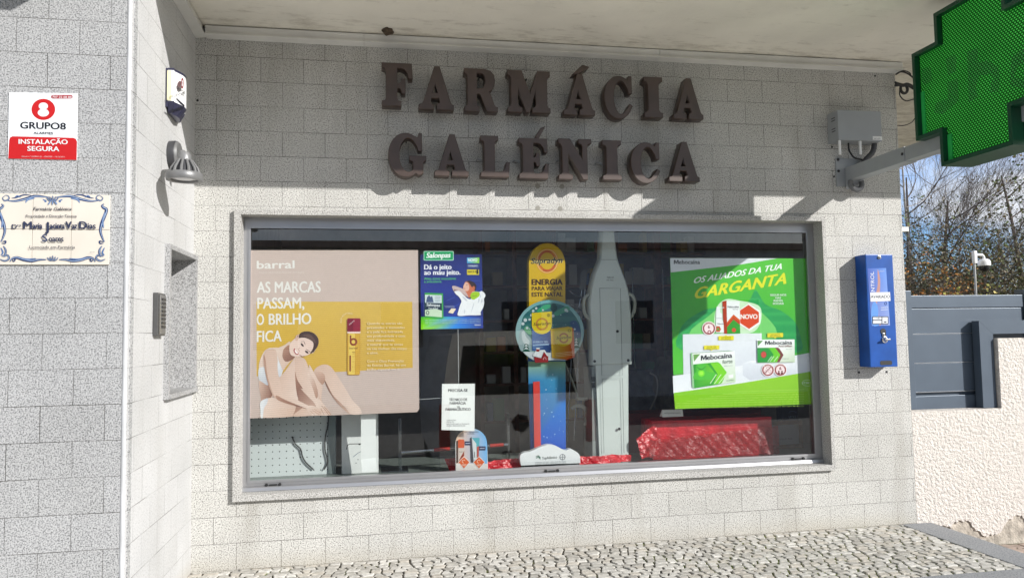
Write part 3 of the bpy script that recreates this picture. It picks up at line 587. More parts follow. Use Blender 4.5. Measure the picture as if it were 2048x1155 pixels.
shrub('hedge_shrub', pos(1850, 7.6), 7.6, 2.2, 1.4, 6, 'grey', 'thin twiggy shrub in front of the pale trunk', 4200, .050, G)
shrub('hedge_shrub', pos(1945, 9.2), 9.2, 2.6, 2.2, 8, 'olive', 'broad olive shrub at the back of the garden', 6600, .055, G)
shrub('autumn_shrub', pos(1822, 6.2), 6.2, 1.62, .62, 9, 'rust', 'rust orange autumn shrub against the shop corner', 3200, .05)
shrub('low_shrub', pos(1868, 5.6), 5.6, 1.28, .7, 10, 'lime', 'low yellow green shrub rising over the gate top', 2200, .05, stems=7)
hb = MB(); rng = random.Random(77); pts = [(rng.uniform(4.6, 17), rng.uniform(12, 13.5), rng.uniform(-.2, 2.5)+.5*math.sin(k*.7)) for k in range(900)]
leaf_quads(hb, pts, 30000, .13, rng, .2, 1, 4); hd = hb.build('far_treeline', LM['grey'][:2]+LM['olive'][:2]); tag(hd, 'dull green and brown wood beyond the garden shrubs', 'treeline', kind='stuff')
# ================================================================== raised sign letters
def arc(cx, cy, rx, ry, a0, a1, n=14): return [(cx+rx*math.cos(math.radians(a0+(a1-a0)*k/n)), cy+ry*math.sin(math.radians(a0+(a1-a0)*k/n))) for k in range(n+1)]
GL = {
 'F': [[(.02,0),(.52,0),(.52,.10),(.44,.12),(.41,.18),(.41,.42),(.47,.415),(.52,.38),(.54,.30),(.63,.30),(.63,.64),(.54,.64),(.52,.56),(.47,.52),(.41,.52),(.41,.90),(.52,.90),(.62,.86),(.69,.78),(.72,.66),(.82,.66),(.80,1),(.02,1),(.02,.90),(.10,.88),(.13,.82),(.13,.18),(.10,.12),(.02,.10)]],
 'A': [[(0,0),(.42,0),(.42,.10),(.35,.12),(.33,.16),(.355,.27),(.585,.27),(.61,.15),(.52,.12),(.52,0),(1,0),(1,.10),(.94,.12),(.90,.19),(.60,1),(.45,1),(.135,.19),(.09,.12),(0,.10)], [(.385,.37),(.555,.37),(.475,.63)]],
 'R': [[(0,0),(.44,0),(.44,.1),(.385,.12),(.36,.18),(.36,.42),(.43,.42),(.49,.38),(.64,.06),(.69,0),(1,0),(1,.10),(.94,.11),(.90,.15),(.78,.41),(.73,.475),(.83,.52),(.90,.61),(.92,.74),(.89,.87),(.79,.96),(.62,1),(0,1),(0,.9),(.06,.88),(.09,.82),(.09,.18),(.06,.12),(0,.1)], [(.36,.53),(.50,.53),(.59,.57),(.635,.70),(.62,.83),(.56,.89),(.48,.91),(.36,.91)]],
 'M': [[(0,0),(.33,0),(.33,.10),(.27,.12),(.23,.18),(.23,.64),(.43,0),(.51,0),(.665,.60),(.665,.18),(.64,.12),(.58,.10),(.58,0),(1,0),(1,.10),(.95,.12),(.93,.18),(.93,.82),(.95,.88),(1,.9),(1,1),(.71,1),(.53,.42),(.33,1),(0,1),(0,.9),(.05,.88),(.08,.82),(.08,.18),(.05,.12),(0,.1)]],
 'C': [arc(.49,.5,.49,.5,318,60,22)+[(.80,.90),(.83,1.0),(.93,1.0),(.93,.60),(.83,.60),(.80,.70)]+arc(.56,.5,.25,.40,52,308,16)+[(.80,.26),(.86,.35),(.95,.30)]],
 'G': [arc(.46,.5,.46,.5,305,60,20)+[(.78,.90),(.81,1.0),(.89,1.0),(.89,.60),(.80,.60),(.77,.70)]+arc(.53,.5,.25,.40,52,300,14)+[(.66,.20),(.66,.34),(.62,.37),(.56,.38),(.56,.48),(1,.48),(1,.38),(.95,.37),(.92,.33),(.92,.10),(.82,.045)]],
 'I': [[(0,0),(1,0),(1,.1),(.86,.12),(.79,.18),(.79,.82),(.86,.88),(1,.9),(1,1),(0,1),(0,.9),(.14,.88),(.21,.82),(.21,.18),(.14,.12),(0,.1)]],
 'L': [[(0,0),(.92,0),(.96,.36),(.87,.36),(.82,.22),(.72,.13),(.56,.11),(.46,.11),(.46,.82),(.49,.88),(.58,.9),(.58,1),(0,1),(0,.9),(.08,.88),(.12,.82),(.12,.18),(.08,.12),(0,.1)]],
 'E': [[(0,0),(.93,0),(.96,.36),(.87,.36),(.82,.22),(.72,.13),(.56,.11),(.46,.11),(.46,.42),(.52,.41),(.56,.38),(.57,.31),(.66,.31),(.66,.64),(.57,.64),(.56,.56),(.52,.525),(.46,.52),(.46,.9),(.60,.9),(.72,.86),(.80,.78),(.84,.66),(.93,.66),(.91,1),(0,1),(0,.9),(.08,.88),(.12,.82),(.12,.18),(.08,.12),(0,.1)]],
 'N': [[(0,0),(.40,0),(.40,.1),(.32,.12),(.28,.18),(.28,.66),(.74,0),(.87,0),(.87,.82),(.90,.88),(1,.9),(1,1),(.62,1),(.62,.9),(.70,.88),(.735,.82),(.735,.46),(.34,1),(0,1),(0,.9),(.06,.88),(.11,.80),(.11,.18),(.07,.12),(0,.1)]],
}
LY0, LY1 = -0.130, -0.045
def solid(loops, y0, y1, bevel=.002):
    c = bpy.data.curves.new('outline', 'CURVE'); c.dimensions = '2D'; c.fill_mode = 'BOTH'; c.extrude = (y1-y0)/2-bevel; c.bevel_depth = bevel; c.bevel_resolution = 0
    for lp in loops:
        s = c.splines.new('POLY'); s.points.add(len(lp)-1)
        for p, q in zip(s.points, lp): p.co = (q[0], q[1], 0, 1)
        s.use_cyclic_u = True
    o = bpy.data.objects.new('outline', c); me = bpy.data.meshes.new_from_object(o); bpy.data.objects.remove(o)
    for v in me.vertices: x, z, k = v.co; v.co = (x, (y0+y1)/2+k, z)
    return me
def sign_letter(ch, bb, label, accent=None):
    xl, yt, xr, yb = bb; sh = lambda v: v+0.0185*max(0, v-775)*.9
    xl = sh(xl) if xl > 775 else xl; xm, ym = (xl+xr)/2, (yt+yb)/2
    x0, x1 = at('y', LY0, xl, ym).x, at('y', LY0, xr, ym).x; z0, z1 = at('y', LY0, xm, yb).z, at('y', LY0, xm, yt).z
    W = max(p[0] for p in GL[ch][0]); mn = min(p[0] for p in GL[ch][0])
    t = thing('sign_letter', label, 'letter', ((x0+x1)/2, 0, z0), 'raised letters of the shop name')
    me = solid([[(x0+(u-mn)/(W-mn)*(x1-x0), z0+v*(z1-z0)) for u, v in lp] for lp in GL[ch]], LY0, LY1); me.materials.append(M['letter']); me.name = 'letter_body'
    o = bpy.data.objects.new('letter_body', me); S.collection.objects.link(o); o.parent = t; o.matrix_parent_inverse = Matrix.Translation(-t.location)
    if accent:
        P = [at('y', LY0, *q) for q in accent]
        me = solid([[(p.x, p.z) for p in P]], LY0, LY1+.01); me.materials.append(M['letter']); o = bpy.data.objects.new('accent', me); S.collection.objects.link(o); o.parent = t; o.matrix_parent_inverse = Matrix.Translation(-t.location)
    b = MB()
    for fx, fz in ((.30, .22), (.5, .9)): b.tube([(x0+(x1-x0)*fx, LY1-.01, z0+(z1-z0)*fz), (x0+(x1-x0)*fx, 0.001, z0+(z1-z0)*fz)], .005, 6)
    each(b, 'standoff', M['dark_metal'], t)
R1 = [('F', (764,126.5,825,211), 'first letter F of the upper word, dark brown slab serif'), ('A', (837,133,907,218), 'letter A without accent between F and R in the upper word'), ('R', (927,138,995,222), 'letter R of the upper word, dark brown slab serif'),
      ('M', (1012,142,1100,224), 'wide letter M of the upper word, dark brown slab serif'), ('A', (1122,148,1189,229), 'letter A with an acute accent in the upper word'), ('C', (1202,152,1265,237), 'letter C of the upper word with no mortar shadow edge below'),
      ('I', (1281,154.5,1325,234), 'letter I of the upper word between C and A'), ('A', (1338,157,1405.5,237), 'last letter A of the upper word, nearest the cornice end')]
R1[5] = ('C', (1202,152,1265,237), 'letter C of the upper word between accented A and I')
R2 = [('G', (777,266,852,353), 'letter G starting the lower word, dark brown slab serif'), ('A', (868,269,936,351), 'letter A between G and L in the lower word'), ('L', (959,272,1019,353), 'letter L of the lower word with a sunlit foot'),
      ('E', (1034.5,277,1097,356), 'letter E with an acute accent in the lower word'), ('N', (1112.5,278,1183,358), 'letter N of the lower word, dark brown slab serif'), ('I', (1199,281,1242.5,359), 'letter I of the lower word between N and C'),
      ('C', (1254.5,285,1320,366), 'letter C of the lower word between I and A'), ('A', (1329,284,1398,362), 'last letter A of the lower word')]
for i, (c, bb, lb) in enumerate(R1): sign_letter(c, bb, lb, [(1147,147),(1157,147),(1178,134),(1165,130)] if i == 4 else None)
for i, (c, bb, lb) in enumerate(R2): sign_letter(c, bb, lb, [(1071,275),(1077,277),(1090,253),(1082,256)] if i == 3 else None)
cb = thing('letter_wiring', 'grey cut cable ends poking from the wall between the lower letters', 'wiring', (at('y', 0, 950, 325).x, 0, 2.45))
for k, (px, py) in enumerate([(952, 322), (1026, 325), (1112, 325), (1190, 329), (1250, 330)]):
    b = MB(); p = at('y', 0, px, py)
    for q in range(2): b.tube(smooth([(p.x, 0.002, p.z+q*.006), (p.x+.01, -.03, p.z+.008-q*.004), (p.x+.055, -.05, p.z-.014-q*.01)], 4, False), .0032, 5)
    b.build('cable_end', M['grey_paint'], cb)
# ================================================================== plates on the pillar
PY = -1.166
gp = thing('alarm_plate', 'square white and red alarm company plate above the tile plaque', 'sign', (-0.35, PY, 2.09))
c = [at('y', PY-.004, *q) for q in ((18,184.5), (155,187), (153.5,320), (15.5,317))]
b = MB(); b.prism(c, (0, .0038, 0)); b.build('plate', mat('white_sheet_metal', (0.80, 0.82, 0.84), 0.3, var=0.02), gp)
pr = Print('y', PY-.0043, -.00007, tone=.82); Q = lambda x, y: (x/6.415, 160+y/6.415)
red = (205, 42, 45)
pr.poly([Q(105,1007)]+[Q(*p) for p in ((118,775), (128,740), (160,722))]+[Q(940,742), Q(972,755), Q(988,790), Q(983,1026)], red)
pr.poly([Q(*p) for p in ell(556, 378, 152, 136, 36)], red); pr.poly([Q(*p) for p in ell(556, 420, 72, 50)], (238, 240, 245)); pr.poly([Q(*p) for p in ell(556, 336, 60, 47)], (238, 240, 245))
pr.poly([Q(*p) for p in fillet(655, 192, 932, 240, 23)], (176, 78, 84)); pr.text('707 22 68 88', *Q(672, 230), *Q(918, 236), 4.3, (240, 225, 225), .03)
pr.text('GRUPO8', *Q(262, 622), *Q(842, 636), 13, (28, 32, 42), .055); pr.text('ALARMES', *Q(430, 694), *Q(680, 700), 4.8, (40, 44, 52), .03)
pr.text('INSTALAÇÃO', *Q(240, 818), *Q(866, 824), 9, (245, 245, 245), .05); pr.text('SEGURA', *Q(352, 908), *Q(758, 914), 9.2, (245, 245, 245), .05)
pr.text('Alvará n.º 34.08.01.01 - MAI/PSP - 19/12/2011', *Q(275, 988), *Q(830, 994), 2.6, (240, 200, 200), .01)
pr.build('print', gp)
tp = thing('tile_plaque', 'hand painted blue and cream tile plaque naming the pharmacist', 'plaque', (-0.3, PY, 1.64))
glz = mat('cream_glaze', (0.70, 0.645, 0.56), 0.15, var=0.04, scale=5)
for i in range(3):
    for j in range(2):
        b = MB(); x = -0.5268+i*.1502; z = 1.6395+j*.1502; b.box(x+.0006, x+.1494, PY-.0085, PY-.0005, z+.0006, z+.1494, .0012); b.build('tile', glz, tp)
pr = Print('y', PY-.0088, -.00006, tone=.82); K = lambda x, y: (x/6.08, 370+y/6.08); nb, mb_, lb = (48, 68, 112), (92, 122, 170), (165, 184, 212)
def KP(l): return [K(*p) for p in l]
def scroll(pts, w0, col, inner=None):
    n_ = len(pts)
    s = smooth(pts, 4, False); L_, R_ = [], []
    for i, p in enumerate(s):
        a, bq = s[max(0, i-1)], s[min(len(s)-1, i+1)]; dx, dy = bq[0]-a[0], bq[1]-a[1]; l = math.hypot(dx, dy) or 1; wd = w0*(.25+.75*math.sin(math.pi*(i+.5)/len(s)))
        L_.append((p[0]-dy/l*wd, p[1]+dx/l*wd)); R_.append((p[0]+dy/l*wd, p[1]-dx/l*wd))
    pr.poly(KP(L_+R_[::-1]), col)
    if inner:
        L2 = [(p[0]*.55+q[0]*.45, p[1]*.55+q[1]*.45) for p, q in zip(L_, R_)]; R2_ = [(p[0]*.25+q[0]*.75, p[1]*.25+q[1]*.75) for p, q in zip(L_, R_)]; pr.poly(KP(L2+R2_[::-1]), inner)
XC = 640
def both(pts, wd, col, inner=None, mirror=True):
    scroll(pts, wd, col, inner)
    if mirror: scroll([(2*XC-x, y) for x, y in pts], wd, col, inner)
both([(600,150),(520,140),(420,135),(300,170),(180,195),(90,190)], 17, nb, lb); both([(520,175),(560,195),(540,205)], 10, mb_); both([(420,160),(340,175),(310,215)], 12, mb_, lb)
both([(380,125),(290,120),(200,150),(140,160)], 8, nb); both([(60,130),(30,160),(60,190),(110,165),(95,130),(60,125)], 9, nb, lb); both([(250,150),(210,130),(180,150)], 7, mb_)
both([(15,230),(40,250),(20,275),(-15,300),(10,380),(45,470),(58,560),(35,640),(10,690)], 20, nb, lb); both([(5,330),(30,430),(20,520)], 12, mb_, lb); both([(20,690),(70,680),(60,710),(20,705)], 8, nb)
both([(40,740),(70,790),(60,850),(20,860)], 13, nb, lb); both([(10,760),(35,820),(10,850)], 10, mb_); both([(0,900),(60,920),(110,890),(90,850),(50,870)], 12, nb, lb)
both([(120,930),(150,890),(210,880),(290,905),(390,920),(480,905),(560,905)], 17, nb, lb); both([(150,905),(165,925),(185,905),(165,890)], 8, nb); both([(240,880),(330,900),(440,890)], 7, mb_)
for dx in (-60, -30, 0, 30, 60): scroll([(XC+dx*.3, 195), (XC+dx*.8, 165+abs(dx)*.2), (XC+dx*1.2, 130+abs(dx)*.3)], 9, nb, lb); scroll([(XC+dx*.3, 920), (XC+dx*.8, 890+abs(dx)*.2), (XC+dx*1.1, 855+abs(dx)*.4)], 8, nb, lb)
for dx in (-40, 0, 40): scroll([(XC+dx*.4, 190), (XC+dx, 215), (XC+dx*1.3, 238)], 9, mb_, lb)
ik = (62, 62, 78)
pr.text('Farmácia Galénica', *K(405, 308), *K(868, 308), 6.6, ik, .02, .25); pr.text('Propriedade e Direcção Técnica', *K(315, 392), *K(932, 392), 5.2, ik, .022)
pr.text('D', *K(145, 530), *K(205, 530), 8.5, (60, 66, 92), .05); pr.text('ra', *K(208, 502), *K(258, 502), 5, (60, 66, 92), .03)
for s_, a, c2, h in (('M', 285, 385, 14), ('aria', 398, 512, 11.5), ('J', 552, 590, 17), ('acinta', 608, 786, 11.5), ('V', 800, 868, 14), ('az', 876, 936, 11.5), ('D', 965, 1056, 14), ('ias', 1068, 1162, 11.5)):
    y = 530 if s_ != 'J' else 556
    pr.text(s_, *K(a, y), *K(c2, y), h, (60, 66, 92), .07 if len(s_) == 1 else .06)
pr.text('S', *K(512, 686), *K(574, 686), 14, (60, 72, 108), .035); pr.text('oares', *K(594, 686), *K(770, 686), 11.5, (66, 70, 92), .05)
pr.text('Licenciada em Farmácia', *K(355, 772), *K(910, 772), 6, ik, .02, .1); pr.text('dario', *K(1088, 822), *K(1150, 818), 2, (90, 95, 110), 0, .3)
pr.build('painted_border', tp, INK_GLOSS)
# ================================================================== fittings on the return wall
si = thing('alarm_siren', 'white alarm siren box with a navy underside high on the return wall', 'alarm', (0, -0.52, 2.55))
s0, s1 = at('x', 0.0, 331, 150).y, at('x', 0.0, 331, 150).y+.235
pl = [(0.012, s0), (0.040, s0)]+[(0.040+.030*math.sin(math.pi*k/10), s0+.02+(s1-s0-.04)*k/10) for k in range(11)]+[(0.040, s1), (0.012, s1)]
zt, zb = at('x', .03, 338, 133).z, at('x', .03, 338, 196).z
b = MB(); b.prism([(x, y, zb) for x, y in pl], (0, 0, zt-zb)); b.build('cover', mat('siren_white', (0.84, 0.84, 0.83), 0.3, var=0.02), si)
b = MB(); b.box(.008, .030, s0-.003, s0+.008, zb+.002, zt-.002, .002); b.build('side_lens', mat('cream_lens', (0.78, 0.74, 0.48), 0.3, var=0.03), si)
nv = mat('navy_plastic', (0.035, 0.035, 0.075), 0.3)
b = MB(); n0 = len(pl); lo_ = [(x*.55, s0+.03+(y-s0)*.75) for x, y in pl]; V = [(x, y, zb) for x, y in pl]+[(x, y, zb-.055) for x, y in lo_]
b.add(V, [tuple(range(n0)), tuple(range(2*n0-1, n0-1, -1))]+[(k, (k+1) % n0, (k+1) % n0+n0, k+n0) for k in range(n0)]); b.prism([(x, y, zt) for x, y in pl], (0, 0, .012)); b.box(.001, .012, s0, s1, zb-.03, zt+.01); b.build('base', nv, si)
pr = Print('x', .0725, .0001); 
pr.poly(ell(364.6, 166.5, 2.7, 11), (150, 40, 50)); pr.poly(ell(364.6, 169.5, 1.2, 4), (240, 240, 245)); pr.poly(ell(364.6, 163.5, 1.0, 3.4), (240, 240, 245))
pr.text('GRUPO8', 352.5, 178, 369.5, 189, 6.5, (28, 32, 42), .02); pr.text('ALARMES', 358, 187, 369, 195, 3, (50, 54, 62), .02)
pr.poly([(352.5, 195.5), (360, 202), (369, 210), (369, 214.5), (360, 207.5), (352.5, 199)], (35, 38, 52)); pr.build('print', si)
lp_ = thing('wall_spotlight', 'round grey spotlight with a finned head bolted to the return wall', 'light', (0, -0.5, 2.28))
pb = at('x', 0.0, 337, 308); g1, g2 = mat('lamp_grey', (0.24, 0.24, 0.24), 0.4, 0.3), mat('lamp_dark', (0.06, 0.06, 0.065), 0.4)
b = MB(); b.lathe((0.001, pb.y+.03, pb.z), (1, 0, 0), [(.074, 0), (.076, .03), (.074, .034), (0, .034)], 28); b.build('base', g2, lp_, True)
b = MB(); b.lathe((0.034, pb.y+.03, pb.z), (1, 0, 0), [(.073, 0), (.074, .004), (.066, .014), (.03, .018), (0, .018)], 28); b.build('cover', g1, lp_, True)
hd_ = at('x', .13, 369, 352); b = MB(); b.tube(smooth([(.05, pb.y+.035, pb.z-.0), (.085, pb.y+.045, pb.z-.008), (.12, hd_.y, hd_.z+.115), (.13, hd_.y, hd_.z+.085)], 5, False), [.014]*16, 10); b.lathe((.13, hd_.y, hd_.z+.075), (0, 0, 1), [(.034, 0), (.032, .025), (.022, .042), (0, .048)], 18); b.tube([(.03, pb.y+.01, pb.z-.07), (.05, pb.y+.0, pb.z-.085), (.05, pb.y-.0, pb.z-.115)], .014, 8); b.build('elbow', g1, lp_, True)
b = MB(); b.lathe((.13, hd_.y, hd_.z), (0, 0, 1), [(0, .004), (.058, .004), (.052, .03), (.030, .076)], 24); b.build('reflector', g2, lp_, True)
b = MB()
for k in range(12):
    a = k*math.pi/6; ca, sa = math.cos(a), math.sin(a); b.tube([(.13+ca*.068, hd_.y+sa*.068, hd_.z+.004), (.13+ca*.060, hd_.y+sa*.060, hd_.z+.036), (.13+ca*.033, hd_.y+sa*.033, hd_.z+.078)], [.0075, .0065, .005], 6)
b.lathe((.13, hd_.y, hd_.z), (0, 0, 1), [(.066, -.022), (.082, -.022), (.085, -.014), (.085, .008), (.080, .014), (.062, .012), (.062, -.018), (.066, -.022)], 32); b.build('finned_ring', g1, lp_, True)
b = MB(); b.lathe((.13, hd_.y, hd_.z-.012), (0, 0, -1), [(.062, 0), (.04, .004), (0, .005)], 24); b.build('lens', mat('lamp_lens', (0.5, 0.5, 0.5), 0.1), lp_)
ic = thing('intercom_panel', 'grey metal door intercom tucked beside the letter box niche', 'intercom', (0, -0.7, 1.44))
i0 = at('x', 0.024, 316, 620).y; ie = at('x', 0.024, 331, 620).y; z1, z0 = at('x', .02, 317, 585).z, at('x', .02, 317, 671).z
b = MB(); b.box(.001, .024, i0, ie, z0, z1, .003); b.build('housing', mat('intercom_housing', (0.11, 0.11, 0.11), 0.4, 0.4), ic)
b = MB(); b.box(.0245, .028, i0+.016, i0+.036, z0+.008, z1-.008, .001); b.build('silver_strip', M['chrome'], ic)
b = MB(); b.box(.0245, .027, i0+.040, ie-.005, z0+.008, z1-.008, .001); b.build('button_plate', mat('intercom_plate', (0.22, 0.22, 0.22), 0.35, 0.4), ic)
b = MB()
for k in range(8): b.box(.0272, .030, i0+.050, ie-.012, z1-.035-k*.019, z1-.023-k*.019, .001)
each(b, 'call_button', M['dark_metal'], ic)
# mud nest on the soffit
nm = mat('dried_mud', (0.15, 0.105, 0.07), 0.95, var=0.3, scale=40, bump=0.8, bscale=90); pn = at('z', 3.17, 776, 61)
bm = bmesh.new(); bmesh.ops.create_icosphere(bm, subdivisions=3, radius=.042); rng = random.Random(2)
for v in bm.verts: k = 1+.18*math.sin(v.co.x*120)*math.cos(v.co.y*95+1)+rng.uniform(-.06, .06); v.co = Vector((v.co.x*k*.8+pn.x, v.co.y*k*1.1+pn.y, v.co.z*k*.45+3.165))
me = bpy.data.meshes.new('mud_nest'); bm.to_mesh(me); bm.free(); me.materials.append(nm); o = bpy.data.objects.new('mud_nest', me); S.collection.objects.link(o); tag(o, 'small brown mud nest stuck to the cream soffit', 'nest')
# ================================================================== control box, arm and green cross
bx0 = at('y', 0, 1654.5, 255).x; bd = at('x', bx0, 1676, 250).y; bx1 = at('y', bd, 1763, 250).x; bz1, bz0 = at('y', bd, 1718, 221).z, at('y', bd, 1718, 281).z
cbx = thing('control_box', 'grey sheet metal control box above the cross sign arm', 'control box', (bx0, 0, bz0))
gbm = mat('grey_box_paint', (0.33, 0.35, 0.365), 0.5, var=0.05, scale=5)
b = MB(); b.box(bx0, bx1, bd, -.001, bz0, bz1, .005); b.build('case', gbm, cbx)
b = MB(); mz = (bz0+bz1)/2
for k, dz in enumerate((.055, .038, -.018, -.035)): b.box(bx0-.0015, bx0+.002, bd*.75, bd*.42, mz+dz, mz+dz+.005)
each(b, 'vent_slot', M['dark_metal'], cbx)
b = MB(); q0, q1 = at('y', bd, 1745, 272.5), at('y', bd, 1764, 281); b.box(q0.x, min(q1.x, bx1-.002), bd-.002, bd-.0005, q1.z+.002, q0.z); b.build('type_label', M['paper'], cbx)
pr = Print('y', bd-.0023, -.0001); pr.text('24V LED', 1747.5, 278.6, 1761, 278.6, 2.6, (120, 125, 130), .02); pr.build('label_print', cbx)
b = MB()
for px in (1679, 1720): p = at('y', bd*.9, px, 287); b.box(p.x-.007, p.x+.007, bd*.95, bd*.85, p.z-.075, bz0)
each(b, 'mounting_lug', M['white_plastic'], cbx)
b = MB(); hx = at('y', -.05, 1732, 300).x
b.tube(smooth([(hx+.06, -.06, bz0), (hx+.045, -.055, bz0-.06), (hx-.02, -.045, bz0-.13), (hx-.03, -.03, bz0-.2)], 8, False), [.017+.0025*(k % 2) for k in range(25)], 10); b.build('conduit', mat('grey_conduit', (0.07, 0.07, 0.075), 0.5), cbx, True)
b = MB(); p0, p1 = at('y', -.05, 1697, 293), at('y', -.04, 1716, 316); b.tube(smooth([(p0.x, -.05, bz0), (p0.x+.005, -.05, p0.z-.03), (p0.x+.04, -.05, p1.z), (p1.x+.03, -.04, p1.z-.01)], 5, False), .006, 7); b.build('cable', M['black'], cbx, True)
cx0, cx1 = 4.150, 4.345
cs = thing('pharmacy_cross', 'large green LED pharmacy cross hung on a grey steel arm', 'sign', (4.25, 0, 2.3))
pq = lambda px, py: at('x', cx0, px, py)
yA = pq(1868, 60).y; yB = pq(1827, 190).y; yC = pq(2004, 20).y; yC2 = pq(2031, 270).y; yR = (yC+yC2)/2; yE = 2*((yA+yR)/2)-yB
zT = pq(1868, 27).z; zU = pq(1826, 107).z; zD = pq(1834, 281).z; zB = pq(1882, 333).z
def cross_outline(i):   # i: inset
    return [(yA-i, zT-i), (yR+i, zT-i), (yR+i, zU-i), (yE+i, zU-i), (yE+i, zD+i), (yR+i, zD+i), (yR+i, zB+i), (yA-i, zB+i), (yA-i, zD+i), (yB-i, zD+i), (yB-i, zU-i), (yA-i, zU-i)]
dg = mat('dark_green_paint', (0.006, 0.060, 0.028), 0.35, var=0.06, scale=5)
O, I, I2 = cross_outline(0), cross_outline(.022), cross_outline(.045); n_ = 12
b = MB()
for (xf, s_) in ((cx0, 1), (cx1, -1)):
    V = [(xf, y, z) for y, z in O]+[(xf, y, z) for y, z in I]+[(xf+.03*s_, y, z) for y, z in I]
    b.add(V, [(k, (k+1) % n_, (k+1) % n_+n_, k+n_) for k in range(n_)]+[(k+n_, (k+1) % n_+n_, (k+1) % n_+2*n_, k+2*n_) for k in range(n_)])
b.add([(cx0, y, z) for y, z in O]+[(cx1, y, z) for y, z in O], [(k, (k+1) % n_, (k+1) % n_+n_, k+n_) for k in range(n_)]); b.build('frame', dg, cs)
led = bpy.data.materials.new('led_matrix'); led.use_nodes = True; n = led.node_tree; lk = n.links.new; bs = n.nodes['Principled BSDF']; bs.inputs['Roughness'].default_value = 0.7; bs.inputs['Specular IOR Level'].default_value = 0.15
t = n.nodes.new('ShaderNodeTexCoord'); sp = n.nodes.new('ShaderNodeSeparateXYZ'); lk(t.outputs['Object'], sp.inputs[0])
RZ, RY = 0.0122, 0.0185
row = math_node(n, 'FLOOR', math_node(n, 'DIVIDE', sp.outputs['Z'], RZ)); odd = math_node(n, 'MULTIPLY', math_node(n, 'MODULO', math_node(n, 'ABSOLUTE', row), 2), 0.5)
fy = math_node(n, 'SUBTRACT', math_node(n, 'FRACT', math_node(n, 'ADD', math_node(n, 'DIVIDE', math_node(n, 'ADD', sp.outputs['Y'], 20), RY), odd)), 0.5)
fz = math_node(n, 'SUBTRACT', math_node(n, 'FRACT', math_node(n, 'DIVIDE', sp.outputs['Z'], RZ)), 0.5)
dd = math_node(n, 'SQRT', math_node(n, 'ADD', math_node(n, 'POWER', fy, 2), math_node(n, 'POWER', math_node(n, 'MULTIPLY', fz, 0.95), 2)))
dot = n.nodes.new('ShaderNodeMapRange'); dot.inputs['From Min'].default_value = 0.20; dot.inputs['From Max'].default_value = 0.34; dot.inputs['To Min'].default_value = 1; dot.inputs['To Max'].default_value = 0; lk(dd, dot.inputs['Value'])
nz = n.nodes.new('ShaderNodeTexNoise'); nz.inputs['Scale'].default_value = 5; lk(t.outputs['Object'], nz.inputs['Vector']); 
q = n.nodes.new('ShaderNodeMix'); q.data_type = 'RGBA'; q.inputs['A'].default_value = (0.002, 0.045, 0.004, 1); q.inputs['B'].default_value = (0.07, 0.42, 0.08, 1); lk(dot.outputs[0], q.inputs['Factor']); lk(q.outputs['Result'], bs.inputs['Base Color'])
q2 = n.nodes.new('ShaderNodeMix'); q2.data_type = 'RGBA'; q2.inputs['A'].default_value = (0.0, 0.026, 0.001, 1); q2.inputs['B'].default_value = (0.035, 0.36, 0.04, 1); lk(math_node(n, 'MULTIPLY', dot.outputs[0], math_node(n, 'ADD', nz.outputs['Fac'], 0.35)), q2.inputs['Factor']); lk(q2.outputs['Result'], bs.inputs['Emission Color']); bs.inputs['Emission Strength'].default_value = 0.75
b = MB(); b.prism([(cx0+.035, y, z) for y, z in I], (.02, 0, 0)); b.build('led_panel', led, cs)
b = MB(); b.prism([(cx1-.035, y, z) for y, z in I], (-.02, 0, 0)); b.build('led_panel', led, cs)
dk = bpy.data.materials.new('led_off'); dk.use_nodes = True; n2 = dk.node_tree; n2.nodes.clear()   # switched-off dots: the same matrix, unlit and greyer
n2o = n2.nodes.new('ShaderNodeOutputMaterial'); n2b = n2.nodes.new('ShaderNodeBsdfPrincipled'); n2b.inputs['Base Color'].default_value = (0.03, 0.075, 0.06, 1); n2t = n2.nodes.new('ShaderNodeBsdfTransparent'); n2m = n2.nodes.new('ShaderNodeMixShader'); n2m.inputs[0].default_value = 0.24
n2.links.new(n2t.outputs[0], n2m.inputs[1]); n2.links.new(n2b.outputs[0], n2m.inputs[2]); n2.links.new(n2m.outputs[0], n2o.inputs[0])
pr = Print('x', cx0+.034, -.0003)
LQ = lambda x, y: (1800+x/3.5, y/3.5)
for P in ([(330,575),(405,550),(412,700),(380,735),(300,800),(240,790),(250,720),(335,690)], [(470,365),(545,335),(545,440),(610,425),(690,470),(700,560),(660,560),(640,520),(560,530),(530,600),(545,680),(480,720)], [(320,410),(390,380),(395,500),(335,530)], [(780,400),(880,330),(880,430),(820,470),(800,540),(880,560),(880,620),(770,600)], [(150,480),(215,470),(225,560),(175,600),(150,560)], [(640,560),(700,560),(690,640),(630,650)]):
    pr.poly([LQ(*p) for p in P], (60, 80, 90))
pr.build('unlit_pattern', cs, dk)
lg = mat('mint_acrylic', (0.16, 0.55, 0.30), 0.25, var=0.04)
b = MB(); y0 = yR-.004; b.box(cx0+.07, cx1-.07, yE, y0, zB+.03, zD-.004); b.box(cx0+.07, cx1-.07, yE, y0, zU+.004, zT-.03); each(b, 'rear_panel', lg, cs)
b = MB()
for (ya_, yb_, za_, zb_) in ((yB-.026, yB-.05, zD+.03, zD+.28), (yA-.026, yA-.055, zB+.03, zD-.02)): b.box(cx0+.026, cx0+.034, yb_, ya_, za_, zb_)
each(b, 'lit_edge_strip', mat('bright_green_strip', (0.03, 0.5, 0.10), 0.4), cs)
ax0 = 4.205; az1, az0 = at('x', ax0, 1812, 291).z, at('x', ax0, 1812, 322).z
